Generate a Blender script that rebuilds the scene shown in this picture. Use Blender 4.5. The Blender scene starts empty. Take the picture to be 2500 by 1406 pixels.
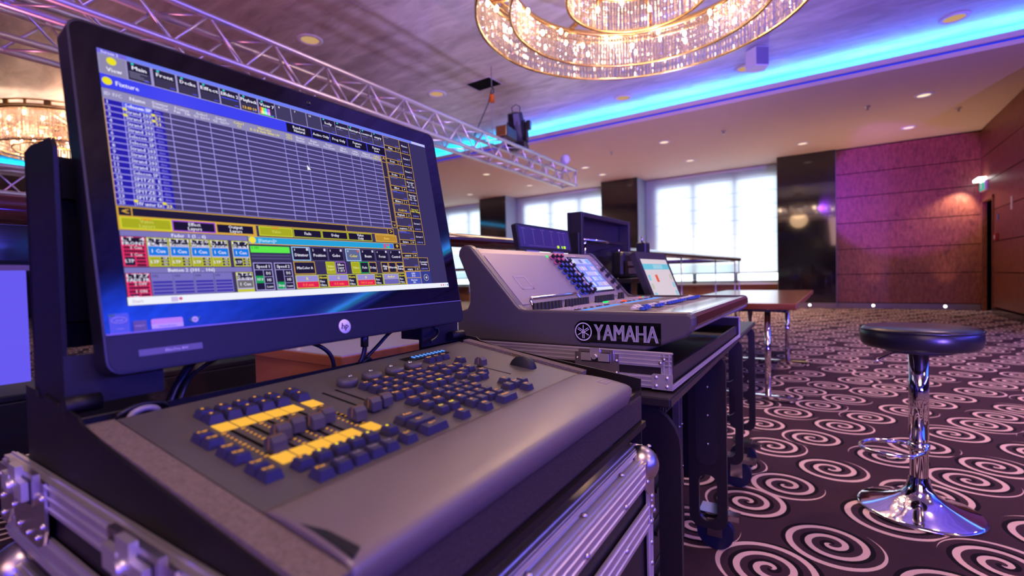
import bpy, bmesh, math, random
from mathutils import Vector, Matrix
random.seed(7)
scene = bpy.context.scene
COL = scene.collection
PI = math.pi

# ---------------------------------------------------------------- camera, world, exposure
def make_camera(f_px=1165.0, yaw=34.4, pitch=-1.4, roll=1.35, pos=(0, 0, 1.0)):
    y, p, r = math.radians(yaw), math.radians(pitch), math.radians(roll)
    fw = Vector((-math.sin(y) * math.cos(p), math.cos(y) * math.cos(p), math.sin(p)))
    rt = Vector((math.cos(y), math.sin(y), 0))
    up = rt.cross(fw)
    rt2 = rt * math.cos(r) - up * math.sin(r)
    up2 = rt2.cross(fw)
    cd = bpy.data.cameras.new('camera')
    ob = bpy.data.objects.new('camera', cd)
    COL.objects.link(ob)
    m = Matrix((rt2, up2, -fw)).transposed().to_4x4()
    m.translation = Vector(pos)
    ob.matrix_world = m
    cd.sensor_width = 36.0
    cd.lens = f_px / 2500.0 * 36.0
    cd.clip_start = 0.02
    cd.clip_end = 200
    cd.dof.use_dof = True
    cd.dof.focus_distance = 1.02
    cd.dof.aperture_fstop = 3.4
    cd.dof.aperture_blades = 0
    scene.camera = ob
make_camera()
scene.view_settings.view_transform = 'Standard'
scene.view_settings.look = 'None'
scene.view_settings.gamma = 1.0
scene.view_settings.use_curve_mapping = False
scene.view_settings.exposure = 0.0
scene.cycles.use_denoising = True
scene.cycles.max_bounces = 6
scene.cycles.diffuse_bounces = 3
scene.cycles.glossy_bounces = 3
scene.cycles.transmission_bounces = 4
scene.cycles.transparent_max_bounces = 24
scene.cycles.caustics_reflective = False
scene.cycles.caustics_refractive = False
scene.cycles.sample_clamp_indirect = 6.0

world = bpy.data.worlds.new('world')
scene.world = world
world.use_nodes = True
world.node_tree.nodes['Background'].inputs[0].default_value = (0.75, 0.86, 1.0, 1)
world.node_tree.nodes['Background'].inputs[1].default_value = 1.0

def lin(c):
    def f(x):
        x = x / 255.0
        return x / 12.92 if x <= 0.04045 else ((x + 0.055) / 1.055) ** 2.4
    return tuple(f(x) for x in c[:3])

def aim(ob, target):
    d = Vector(target) - ob.location
    ob.rotation_euler = d.to_track_quat('-Z', 'Y').to_euler()

def area_light(name, loc, target, sx, sy, power, color, spread=180):
    l = bpy.data.lights.new(name, 'AREA')
    l.shape = 'RECTANGLE'; l.size = sx; l.size_y = sy
    l.energy = power; l.color = color; l.spread = math.radians(spread)
    o = bpy.data.objects.new(name, l); COL.objects.link(o)
    o.location = loc; aim(o, target)
    return o
def spot_light(name, loc, target, power, color, angle=60, blend=0.6, radius=0.06):
    l = bpy.data.lights.new(name, 'SPOT')
    l.energy = power; l.color = color; l.spot_size = math.radians(angle); l.spot_blend = blend
    l.shadow_soft_size = radius
    o = bpy.data.objects.new(name, l); COL.objects.link(o)
    o.location = loc; aim(o, target)
    return o
def point_light(name, loc, power, color, radius=0.1):
    l = bpy.data.lights.new(name, 'POINT')
    l.energy = power; l.color = color; l.shadow_soft_size = radius
    o = bpy.data.objects.new(name, l); COL.objects.link(o)
    o.location = loc
    return o

WARM = (1.0, 0.62, 0.34)
BLUE = (0.10, 0.10, 1.0)
CYAN = (0.0, 0.42, 1.0)
VIOLET = (0.42, 0.2, 1.0)
# room dimensions (x to the right along the window wall, y towards the windows)
ZC, ZS = 4.40, 4.0            # recessed ceiling, soffit
YC = 9.35                     # soffit edge towards the windows
XL, XR = -22.0, 18.0          # outer walls
XW = 2.62                     # panelled wall beside the door
YW, YP = 15.4, 14.7           # window plane, pier fronts
YN = -8.0                     # wall behind the camera
CX0, CX1, CY0 = -18.2, 14.5, -6.2   # other sides of the ceiling recess
# LED coves around the recess: long lamps lying in the cove, shining up at the edge of the silver ceiling
def cove(name, a, b, per_m, color=CYAN):
    L = math.hypot(b[0] - a[0], b[1] - a[1])
    l = bpy.data.lights.new(name, 'AREA'); l.shape = 'RECTANGLE'
    l.size = L; l.size_y = 0.05; l.energy = per_m * L; l.color = color
    o = bpy.data.objects.new(name, l); COL.objects.link(o)
    xax = Vector((b[0] - a[0], b[1] - a[1], 0)).normalized()
    zax = Vector((0, 0, -1)); yax = zax.cross(xax)
    m = Matrix((xax, yax, zax)).transposed().to_4x4(); m.translation = ((a[0] + b[0]) / 2, (a[1] + b[1]) / 2, 4.27)
    o.matrix_world = m
cove('cove_lamp_windows', (CX0, YC + 0.26), (CX1, YC + 0.26), 9)
cove('cove_lamp_left', (CX0 - 0.26, CY0), (CX0 - 0.26, YC), 9)
cove('cove_lamp_right', (CX1 + 0.26, CY0), (CX1 + 0.26, YC), 14)
# added deep blue fill lamps in the coves, tinting the silver ceiling
def graze_fill(name, mid, L, inward, per_m):
    l = bpy.data.lights.new(name, 'AREA'); l.shape = 'RECTANGLE'
    l.size = L; l.size_y = 0.05; l.energy = per_m * L; l.color = (0.10, 0.07, 1.0)
    o = bpy.data.objects.new(name, l); COL.objects.link(o)
    zax = -(Vector(inward) + Vector((0, 0, 0.12))).normalized()
    xax = Vector((0, 0, 1)).cross(zax).normalized(); yax = zax.cross(xax)
    m = Matrix((xax, yax, zax)).transposed().to_4x4(); m.translation = mid
    o.matrix_world = m
graze_fill('graze_fill_windows', (4.0, YC + .33, 4.27), 21.0, (0, -1, 0), 5)
graze_fill('graze_fill_right', (CX1 + .33, 1.5, 4.27), 15.0, (-1, 0, 0), 120)
# blue stage wash and violet wall wash; the rest are added fills without fixtures
area_light('stage_wash_blue', (3.2, -4.2, 0.95), (-0.6, 0.6, 0.85), 2.2, 0.5, 210, (0.05, 0.04, 1.0))
spot_light('ceiling_fill_blue', (2.2, 3.6, 0.25), (1.2, 5.6, 4.4), 900, (0.07, 0.06, 1.0), 84, 0.9, 0.1)  # added below the ceiling to colour it blue; no fixture
spot_light('ceiling_fill_blue', (6.0, 3.4, 0.25), (6.0, 5.2, 4.4), 1500, (0.05, 0.06, 1.0), 90, 0.9, 0.1)
spot_light('ceiling_fill_blue', (10.5, 4.0, 0.25), (10.5, 5.5, 4.4), 15000, (0.01, 0.07, 1.0), 95, 0.9, 0.1)  # added for the blue reflection in the screen glass
spot_light('ceiling_fill_lilac', (-2.2, 3.4, 0.25), (-3.2, 6.0, 4.4), 560, (0.54, 0.42, 1.0), 90, 0.9, 0.1)  # added to tint the middle of the ceiling lilac
spot_light('ceiling_fill_rose', (-4.6, -0.6, 0.25), (-5.6, 2.4, 4.4), 300, (1.0, 0.28, 0.44), 95, 0.9, 0.1)  # added to tint the left ceiling rose
spot_light('fascia_fill_violet', (5.6, 0.2, 0.7), (0.2, YC, 4.25), 2500, (0.26, 0.15, 1.0), 58, 0.6, 0.15)  # added to turn the soffit edge violet
spot_light('fascia_fill_violet', (3.0, -1.2, 0.7), (-5.2, YC, 4.25), 2000, (0.26, 0.15, 1.0), 38, 0.6, 0.15)
spot_light('wall_wash_violet', (-0.6, 8.4, 3.2), (1.2, YP, 2.85), 1500, (0.34, 0.04, 1.0), 29, 0.3, 0.04)
area_light('rear_fill_rose', (1.5, -5.5, 3.4), (-0.5, 2.0, 0.6), 4.0, 2.0, 125, (1.0, 0.55, 0.52))  # added broad fill from behind the camera, brightening the metal edging
area_light('desk_fill_warm', (0.5, -0.4, 3.9), (-0.3, 0.8, 0.8), 1.2, 1.2, 22, (1.0, 0.66, 0.52), 120)  # added overhead fill that warms the desk tops
for q in ((1.2, 4.6), (3.2, 2.2), (1.0, 7.2), (4.2, 6.0)):
    spot_light('hall_fill', (q[0], q[1], 4.38), (q[0] - .2, q[1] - .4, 0), 260, (1.0, 0.58, 0.56), 110, 0.8, 0.12)  # added warm fill for the hall floor, no fitting built
# ---------------------------------------------------------------- materials
MATS = {}
def nt(name):
    m = bpy.data.materials.new(name); m.use_nodes = True
    n = m.node_tree; n.nodes.clear()
    out = n.nodes.new('ShaderNodeOutputMaterial')
    MATS[name] = m
    return m, n, out
def setin(node, **kw):
    for k, v in kw.items():
        k = k.replace('_', ' ')
        if k in node.inputs: node.inputs[k].default_value = v
def pbsdf(n, col, rough=0.5, metal=0.0, spec=0.5, coat=0.0):
    b = n.nodes.new('ShaderNodeBsdfPrincipled')
    b.inputs['Base Color'].default_value = (*col, 1)
    b.inputs['Roughness'].default_value = rough
    b.inputs['Metallic'].default_value = metal
    b.inputs['Specular IOR Level'].default_value = spec
    b.inputs['Coat Weight'].default_value = coat
    b.inputs['Coat Roughness'].default_value = 0.08
    return b
def simple(name, col, rough=0.5, metal=0.0, spec=0.5, coat=0.0, noise=0.0, nscale=60, bump=0.0):
    m, n, out = nt(name)
    b = pbsdf(n, col, rough, metal, spec, coat)
    if noise or bump:
        tc = n.nodes.new('ShaderNodeTexCoord')
        t = n.nodes.new('ShaderNodeTexNoise'); t.inputs['Scale'].default_value = nscale
        t.inputs['Detail'].default_value = 3
        n.links.new(tc.outputs['Object'], t.inputs['Vector'])
        if noise:
            mx = n.nodes.new('ShaderNodeMix'); mx.data_type = 'RGBA'
            mx.inputs['A'].default_value = (*[c * (1 - noise) for c in col], 1)
            mx.inputs['B'].default_value = (*[min(1, c * (1 + noise)) for c in col], 1)
            n.links.new(t.outputs['Fac'], mx.inputs['Factor'])
            n.links.new(mx.outputs['Result'], b.inputs['Base Color'])
        if bump:
            bp = n.nodes.new('ShaderNodeBump'); bp.inputs['Strength'].default_value = bump
            bp.inputs['Distance'].default_value = 0.002
            n.links.new(t.outputs['Fac'], bp.inputs['Height'])
            n.links.new(bp.outputs['Normal'], b.inputs['Normal'])
    n.links.new(b.outputs[0], out.inputs[0])
    return m
def emit(name, col, strength=1.0):
    m, n, out = nt(name)
    e = n.nodes.new('ShaderNodeEmission')
    e.inputs[0].default_value = (*col, 1); e.inputs[1].default_value = strength
    n.links.new(e.outputs[0], out.inputs[0])
    return m
class NB:
    """tiny node builder for maths"""
    def __init__(s, n): s.n = n
    def val(s, sock, v):
        if isinstance(v, (int, float)): sock.default_value = v
        else: s.n.links.new(v, sock)
    def m(s, op, a, b=0.0, c=None):
        k = s.n.nodes.new('ShaderNodeMath'); k.operation = op
        s.val(k.inputs[0], a); s.val(k.inputs[1], b)
        if c is not None: s.val(k.inputs[2], c)
        return k.outputs[0]
    def mix(s, f, a, b):
        k = s.n.nodes.new('ShaderNodeMix'); k.data_type = 'RGBA'
        s.val(k.inputs['Factor'], f)
        for nm, v in (('A', a), ('B', b)):
            if isinstance(v, tuple): k.inputs[nm].default_value = (*v, 1)
            else: s.n.links.new(v, k.inputs[nm])
        return k.outputs['Result']

def carpet_material():
    m, n, out = nt('carpet')
    B = NB(n)
    tc = n.nodes.new('ShaderNodeTexCoord')
    CELL = 0.352
    vo = n.nodes.new('ShaderNodeTexVoronoi'); vo.voronoi_dimensions = '2D'; vo.feature = 'F1'
    vo.inputs['Scale'].default_value = 1 / CELL; vo.inputs['Randomness'].default_value = 0.26
    wob = n.nodes.new('ShaderNodeTexNoise'); wob.inputs['Scale'].default_value = 160
    mp = n.nodes.new('ShaderNodeMapping'); mp.inputs['Rotation'].default_value = (0, 0, 0.5)
    n.links.new(tc.outputs['Object'], mp.inputs['Vector'])
    n.links.new(mp.outputs[0], vo.inputs['Vector'])
    n.links.new(mp.outputs[0], wob.inputs['Vector'])
    sub = n.nodes.new('ShaderNodeVectorMath'); sub.operation = 'SUBTRACT'
    n.links.new(mp.outputs[0], sub.inputs[0]); n.links.new(vo.outputs['Position'], sub.inputs[1])
    sp = n.nodes.new('ShaderNodeSeparateXYZ'); n.links.new(sub.outputs[0], sp.inputs[0])
    x, y = sp.outputs[0], sp.outputs[1]
    r = B.m('SQRT', B.m('ADD', B.m('MULTIPLY', x, x), B.m('MULTIPLY', y, y)))
    sc = n.nodes.new('ShaderNodeSeparateColor'); n.links.new(vo.outputs['Color'], sc.inputs[0])
    th = B.m('DIVIDE', B.m('ARCTAN2', y, x), 2 * PI)
    th = B.m('ADD', th, B.m('MULTIPLY', sc.outputs[0], 3.0))
    pitch = 0.062
    wv = B.m('MULTIPLY', B.m('SUBTRACT', wob.outputs['Fac'], 0.5), 0.05)
    q = B.m('ADD', B.m('SUBTRACT', B.m('DIVIDE', r, pitch), th), wv)
    turn = B.m('ROUND', q)
    dist = B.m('ABSOLUTE', B.m('SUBTRACT', q, turn))          # 0 on the spiral line, in pitches
    # number of turns from the centre; the line ends after nearly three of them
    T = B.m('ADD', turn, B.m('FRACT', th))
    T = B.m('DIVIDE', r, pitch)
    wid = B.m('MINIMUM', 0.175, B.m('MULTIPLY', r, 8.0))
    line = B.m('LESS_THAN', dist, wid)
    inside = B.m('LESS_THAN', T, B.m('ADD', 2.50, B.m('MULTIPLY', sc.outputs[1], 0.35)))
    line = B.m('MULTIPLY', line, inside)
    q2 = B.m('SUBTRACT', q, 0.30)
    d2 = B.m('ABSOLUTE', B.m('SUBTRACT', q2, B.m('ROUND', q2)))
    dark = B.m('MULTIPLY', B.m('LESS_THAN', d2, 0.13), inside)
    fl = n.nodes.new('ShaderNodeTexNoise'); fl.inputs['Scale'].default_value = 420; fl.inputs['Detail'].default_value = 2
    n.links.new(mp.outputs[0], fl.inputs['Vector'])
    base = B.mix(fl.outputs['Fac'], lin((44, 28, 38)), lin((88, 62, 74)))
    c = B.mix(dark, base, lin((26, 18, 26)))
    cream = B.mix(fl.outputs['Fac'], lin((222, 180, 172)), lin((255, 226, 214)))
    c = B.mix(line, c, cream)
    b = pbsdf(n, (0, 0, 0), 0.95, 0, 0.15)
    n.links.new(c, b.inputs['Base Color'])
    bp = n.nodes.new('ShaderNodeBump'); bp.inputs['Strength'].default_value = 0.6; bp.inputs['Distance'].default_value = 0.004
    n.links.new(B.m('ADD', fl.outputs['Fac'], B.m('MULTIPLY', line, 0.4)), bp.inputs['Height'])
    n.links.new(bp.outputs[0], b.inputs['Normal'])
    n.links.new(b.outputs[0], out.inputs[0])
    return m

def wood_material(name, dark, light, rough=0.3, vertical=True, seams=None, coat=0.2, scale=1.0):
    m, n, out = nt(name); B = NB(n)
    tc = n.nodes.new('ShaderNodeTexCoord')
    mp = n.nodes.new('ShaderNodeMapping')
    mp.inputs['Scale'].default_value = (16 * scale, 16 * scale, 5 * scale) if vertical else (1.2 * scale, 9 * scale, 9 * scale)
    n.links.new(tc.outputs['Object'], mp.inputs['Vector'])
    a = n.nodes.new('ShaderNodeTexNoise'); a.inputs['Scale'].default_value = 1.5; a.inputs['Detail'].default_value = 6
    a.inputs['Distortion'].default_value = 0.6
    n.links.new(mp.outputs[0], a.inputs['Vector'])
    k = n.nodes.new('ShaderNodeTexNoise'); k.inputs['Scale'].default_value = 5.0 * scale; k.inputs['Detail'].default_value = 2
    n.links.new(tc.outputs['Object'], k.inputs['Vector'])
    knots = B.m('GREATER_THAN', k.outputs['Fac'], 0.66)
    f = B.m('SUBTRACT', a.outputs['Fac'], B.m('MULTIPLY', knots, 0.12))
    cr = n.nodes.new('ShaderNodeValToRGB')
    cr.color_ramp.elements[0].position = 0.25; cr.color_ramp.elements[0].color = (*dark, 1)
    cr.color_ramp.elements[1].position = 0.75; cr.color_ramp.elements[1].color = (*light, 1)
    n.links.new(f, cr.inputs[0])
    b = pbsdf(n, (0, 0, 0), rough, 0, 0.4, coat)
    n.links.new(cr.outputs[0], b.inputs['Base Color'])
    n.links.new(b.outputs[0], out.inputs[0])
    return m

def leaf_ceiling():
    m, n, out = nt('silver_leaf_ceiling'); B = NB(n)
    tc = n.nodes.new('ShaderNodeTexCoord')
    mp = n.nodes.new('ShaderNodeMapping'); mp.inputs['Scale'].default_value = (0.9, 3.2, 1); mp.inputs['Rotation'].default_value = (0, 0, 0.15)
    n.links.new(tc.outputs['Object'], mp.inputs['Vector'])
    a = n.nodes.new('ShaderNodeTexNoise'); a.inputs['Scale'].default_value = 1.3; a.inputs['Detail'].default_value = 7; a.inputs['Roughness'].default_value = 0.62
    a.inputs['Distortion'].default_value = 0.8
    n.links.new(mp.outputs[0], a.inputs['Vector'])
    cr = n.nodes.new('ShaderNodeValToRGB')
    cr.color_ramp.elements[0].position = 0.32; cr.color_ramp.elements[0].color = (0.44, 0.40, 0.42, 1)
    cr.color_ramp.elements[1].position = 0.68; cr.color_ramp.elements[1].color = (0.80, 0.76, 0.78, 1)
    n.links.new(a.outputs['Fac'], cr.inputs[0])
    b = pbsdf(n, (0, 0, 0), 0.42, 0.25, 0.5)
    n.links.new(cr.outputs[0], b.inputs['Base Color'])
    n.links.new(b.outputs[0], out.inputs[0])
    return m

def blind_material():
    m, n, out = nt('blind_fabric')
    tr = n.nodes.new('ShaderNodeBsdfTransparent'); tr.inputs[0].default_value = (0.95, 0.98, 1, 1)
    tl = n.nodes.new('ShaderNodeBsdfTranslucent'); tl.inputs[0].default_value = (0.85, 0.9, 0.95, 1)
    df = n.nodes.new('ShaderNodeBsdfDiffuse'); df.inputs[0].default_value = (0.8, 0.84, 0.86, 1)
    m1 = n.nodes.new('ShaderNodeMixShader'); m1.inputs[0].default_value = 0.5
    n.links.new(tl.outputs[0], m1.inputs[1]); n.links.new(df.outputs[0], m1.inputs[2])
    m2 = n.nodes.new('ShaderNodeMixShader'); m2.inputs[0].default_value = 0.84
    n.links.new(tr.outputs[0], m2.inputs[1]); n.links.new(m1.outputs[0], m2.inputs[2])
    n.links.new(m2.outputs[0], out.inputs[0])
    return m

def crystal_material():
    m, n, out = nt('crystal')
    tr = n.nodes.new('ShaderNodeBsdfTransparent'); tr.inputs[0].default_value = (1, 0.93, 0.86, 1)
    gl = n.nodes.new('ShaderNodeBsdfGlossy'); gl.inputs[0].default_value = (1, 0.95, 0.92, 1); gl.inputs['Roughness'].default_value = 0.12
    tl = n.nodes.new('ShaderNodeBsdfTranslucent'); tl.inputs[0].default_value = (1, 0.86, 0.74, 1)
    m1 = n.nodes.new('ShaderNodeMixShader'); m1.inputs[0].default_value = 0.45
    n.links.new(gl.outputs[0], m1.inputs[1]); n.links.new(tl.outputs[0], m1.inputs[2])
    m2 = n.nodes.new('ShaderNodeMixShader'); m2.inputs[0].default_value = 0.66
    n.links.new(tr.outputs[0], m2.inputs[1]); n.links.new(m1.outputs[0], m2.inputs[2])
    n.links.new(m2.outputs[0], out.inputs[0])
    return m

def clear_glass(name, tint, refl=0.12):
    m, n, out = nt(name)
    tr = n.nodes.new('ShaderNodeBsdfTransparent'); tr.inputs[0].default_value = (*tint, 1)
    gl = n.nodes.new('ShaderNodeBsdfGlossy'); gl.inputs['Roughness'].default_value = 0.02
    fr = n.nodes.new('ShaderNodeFresnel'); fr.inputs[0].default_value = 1.45
    mx = n.nodes.new('ShaderNodeMixShader')
    cap = n.nodes.new('ShaderNodeMath'); cap.operation = 'MINIMUM'; cap.inputs[1].default_value = refl
    n.links.new(fr.outputs[0], cap.inputs[0])
    n.links.new(cap.outputs[0], mx.inputs[0]); n.links.new(tr.outputs[0], mx.inputs[1]); n.links.new(gl.outputs[0], mx.inputs[2])
    n.links.new(mx.outputs[0], out.inputs[0])
    return m

def display_material(name, attr='Col', strength=1.0):
    """pixels of a lit display: colour of every face from its colour attribute, behind a slightly glossy pane"""
    m, n, out = nt(name)
    at = n.nodes.new('ShaderNodeAttribute'); at.attribute_name = attr
    e = n.nodes.new('ShaderNodeEmission'); e.inputs[1].default_value = strength
    n.links.new(at.outputs['Color'], e.inputs[0])
    gl = n.nodes.new('ShaderNodeBsdfGlossy'); gl.inputs['Roughness'].default_value = 0.15
    fr = n.nodes.new('ShaderNodeFresnel'); fr.inputs[0].default_value = 1.10
    mx = n.nodes.new('ShaderNodeMixShader')
    n.links.new(fr.outputs[0], mx.inputs[0]); n.links.new(e.outputs[0], mx.inputs[1]); n.links.new(gl.outputs[0], mx.inputs[2])
    n.links.new(mx.outputs[0], out.inputs[0])
    return m

carpet_material()
wood_material('wall_wood', lin((104, 50, 34)), lin((158, 92, 64)), 0.42, coat=0.0)
wood_material('desk_wood', lin((110, 56, 34)), lin((176, 104, 68)), 0.22, False, coat=0.5)
wood_material('cabinet_wood', lin((120, 66, 42)), lin((178, 110, 74)), 0.22, False, coat=0.5)
wood_material('handrail_wood', lin((40, 16, 10)), lin((84, 40, 24)), 0.12, False, coat=1.0)
leaf_ceiling(); blind_material(); crystal_material()
clear_glass('rail_glass', (0.92, 0.97, 0.97))
simple('soffit_paint', lin((222, 194, 174)), 0.8, noise=0.03, nscale=2)
simple('white_paint', lin((225, 222, 228)), 0.6)
simple('grey_plaster', lin((150, 160, 166)), 0.8)
simple('black_marble', (0.012, 0.009, 0.010), 0.04, 0, 0.6, 0.6, noise=0.5, nscale=3)
simple('dark_wall', (0.012, 0.010, 0.014), 0.12, 0, 0.5, 0.3)
simple('stone_plinth', lin((120, 104, 110)), 0.25, 0, 0.5, 0.3)
simple('aluminium', (0.80, 0.76, 0.78), 0.40, 0.85, noise=0.06, nscale=40)
simple('steel', (0.62, 0.60, 0.62), 0.18, 1.0)
simple('chrome', (0.82, 0.80, 0.84), 0.06, 1.0)
simple('zinc', (0.60, 0.55, 0.56), 0.32, 1.0, noise=0.12, nscale=90)
simple('gold', (0.72, 0.46, 0.20), 0.24, 1.0)
simple('black_ply', (0.018, 0.013, 0.015), 0.45, 0, 0.4, noise=0.2, nscale=120, bump=0.1)
simple('black_metal', (0.022, 0.019, 0.024), 0.38, 0, 0.5, noise=0.15, nscale=150)
simple('stand_black', (0.008, 0.006, 0.007), 0.5, 0, 0.35, noise=0.15, nscale=150)
simple('black_plastic', (0.012, 0.012, 0.014), 0.35)
simple('black_gloss', (0.004, 0.004, 0.005), 0.06, 0, 0.5)
simple('black_void', (0.002, 0.002, 0.002), 0.9, 0, 0.1)
simple('console_paint', (0.105, 0.094, 0.086), 0.38, 0, 0.5, noise=0.06, nscale=500, bump=0.06)
simple('armrest_paint', (0.180, 0.146, 0.136), 0.38, 0, 0.8, noise=0.05, nscale=600, bump=0.05)
simple('foam', (0.075, 0.055, 0.045), 0.95, 0, 0.1, noise=0.5, nscale=300, bump=1.0)
simple('felt', (0.20, 0.16, 0.13), 0.95, 0, 0.2, noise=0.6, nscale=420, bump=1.0)
simple('key_plastic', (0.036, 0.034, 0.078), 0.40)
simple('fader_plastic', (0.075, 0.068, 0.075), 0.42)
simple('rubber', (0.010, 0.010, 0.012), 0.55)
simple('mixer_paint', (0.105, 0.092, 0.098), 0.36, 0, 0.5, noise=0.06, nscale=500, bump=0.05)
simple('mixer_panel', (0.34, 0.29, 0.31), 0.40, 0.3, 0.5)
simple('mixer_trim', lin((70, 38, 36)), 0.25, 0, 0.5, 0.4)
simple('armrest_gloss', (0.60, 0.58, 0.62), 0.05, 0.5, 0.5, 0.6)
simple('laminate_sheen', (0.50, 0.46, 0.62), 0.25, 0, 0.5)  # pale laminate with reflected violet light put into its colour
simple('white_plastic', (0.78, 0.74, 0.80), 0.4)
simple('key_white', (0.62, 0.56, 0.58), 0.4)
simple('pink_plastic', (0.75, 0.12, 0.22), 0.4)
simple('blue_plastic', (0.05, 0.14, 0.55), 0.4)
simple('caster_blue', (0.008, 0.010, 0.040), 0.4)
simple('red_plastic', lin((170, 24, 30)), 0.4)
simple('orange_plastic', lin((235, 120, 20)), 0.4)
simple('leather', (0.012, 0.011, 0.014), 0.30, 0, 0.5, 0.0, noise=0.2, nscale=80, bump=0.12)
simple('logo_silver', (0.90, 0.86, 0.92), 0.35, 0.0)
simple('cable_rubber', (0.016, 0.014, 0.018), 0.32)
simple('cable_grey', (0.30, 0.28, 0.30), 0.35)
simple('chin_plastic', (0.014, 0.010, 0.018), 0.45, 0.0, 0.4)
simple('bezel_rim', (0.30, 0.25, 0.36), 0.40, 0.5)
simple('bezel_glass', (0.0015, 0.0015, 0.002), 0.03, 0, 1.0)
simple('sticker_blue', lin((90, 120, 190)), 0.4)
simple('sticker_grey', lin((110, 105, 130)), 0.4)
simple('sticker_pink', lin((232, 190, 205)), 0.4)
simple('sticker_green', lin((60, 130, 110)), 0.4)
simple('meter_blue_cast', (0.075, 0.060, 0.18), 0.25, 0, 0.6)  # blue light falling on the meter face put into its colour
simple('panel_engrave', (0.42, 0.36, 0.36), 0.5)
emit('led_orange', lin((255, 168, 52)), 1.1)
emit('led_label', lin((255, 186, 70)), 1.0)
emit('led_yellow', lin((255, 214, 40)), 1.6)
emit('led_dim', lin((236, 150, 74)), 1.5)
emit('lamp_dim', (1.0, 0.60, 0.28), 0.55)
emit('led_tape', (0.012, 0.035, 0.85), 1.0)
emit('led_thin', lin((190, 110, 50)), 0.6)
emit('led_green', lin((40, 240, 110)), 1.5)
emit('led_red', lin((255, 80, 40)), 1.4)
emit('led_lime', lin((190, 240, 20)), 1.3)
emit('led_blue', lin((90, 150, 255)), 1.2)
emit('bulb', (1.0, 0.80, 0.58), 40.0)
emit('lamp_warm', (1.0, 0.72, 0.48), 1.3)
emit('lamp_white', (1.0, 0.95, 0.95), 5.0)
emit('exit_green', lin((60, 190, 150)), 1.0)
emit('daylight', (0.84, 0.93, 1.0), 4.8)
emit('daylight_dim', (0.62, 0.72, 0.80), 0.85)
display_material('display', strength=1.0)
emit('projection', lin((116, 96, 255)), 1.0)

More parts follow.
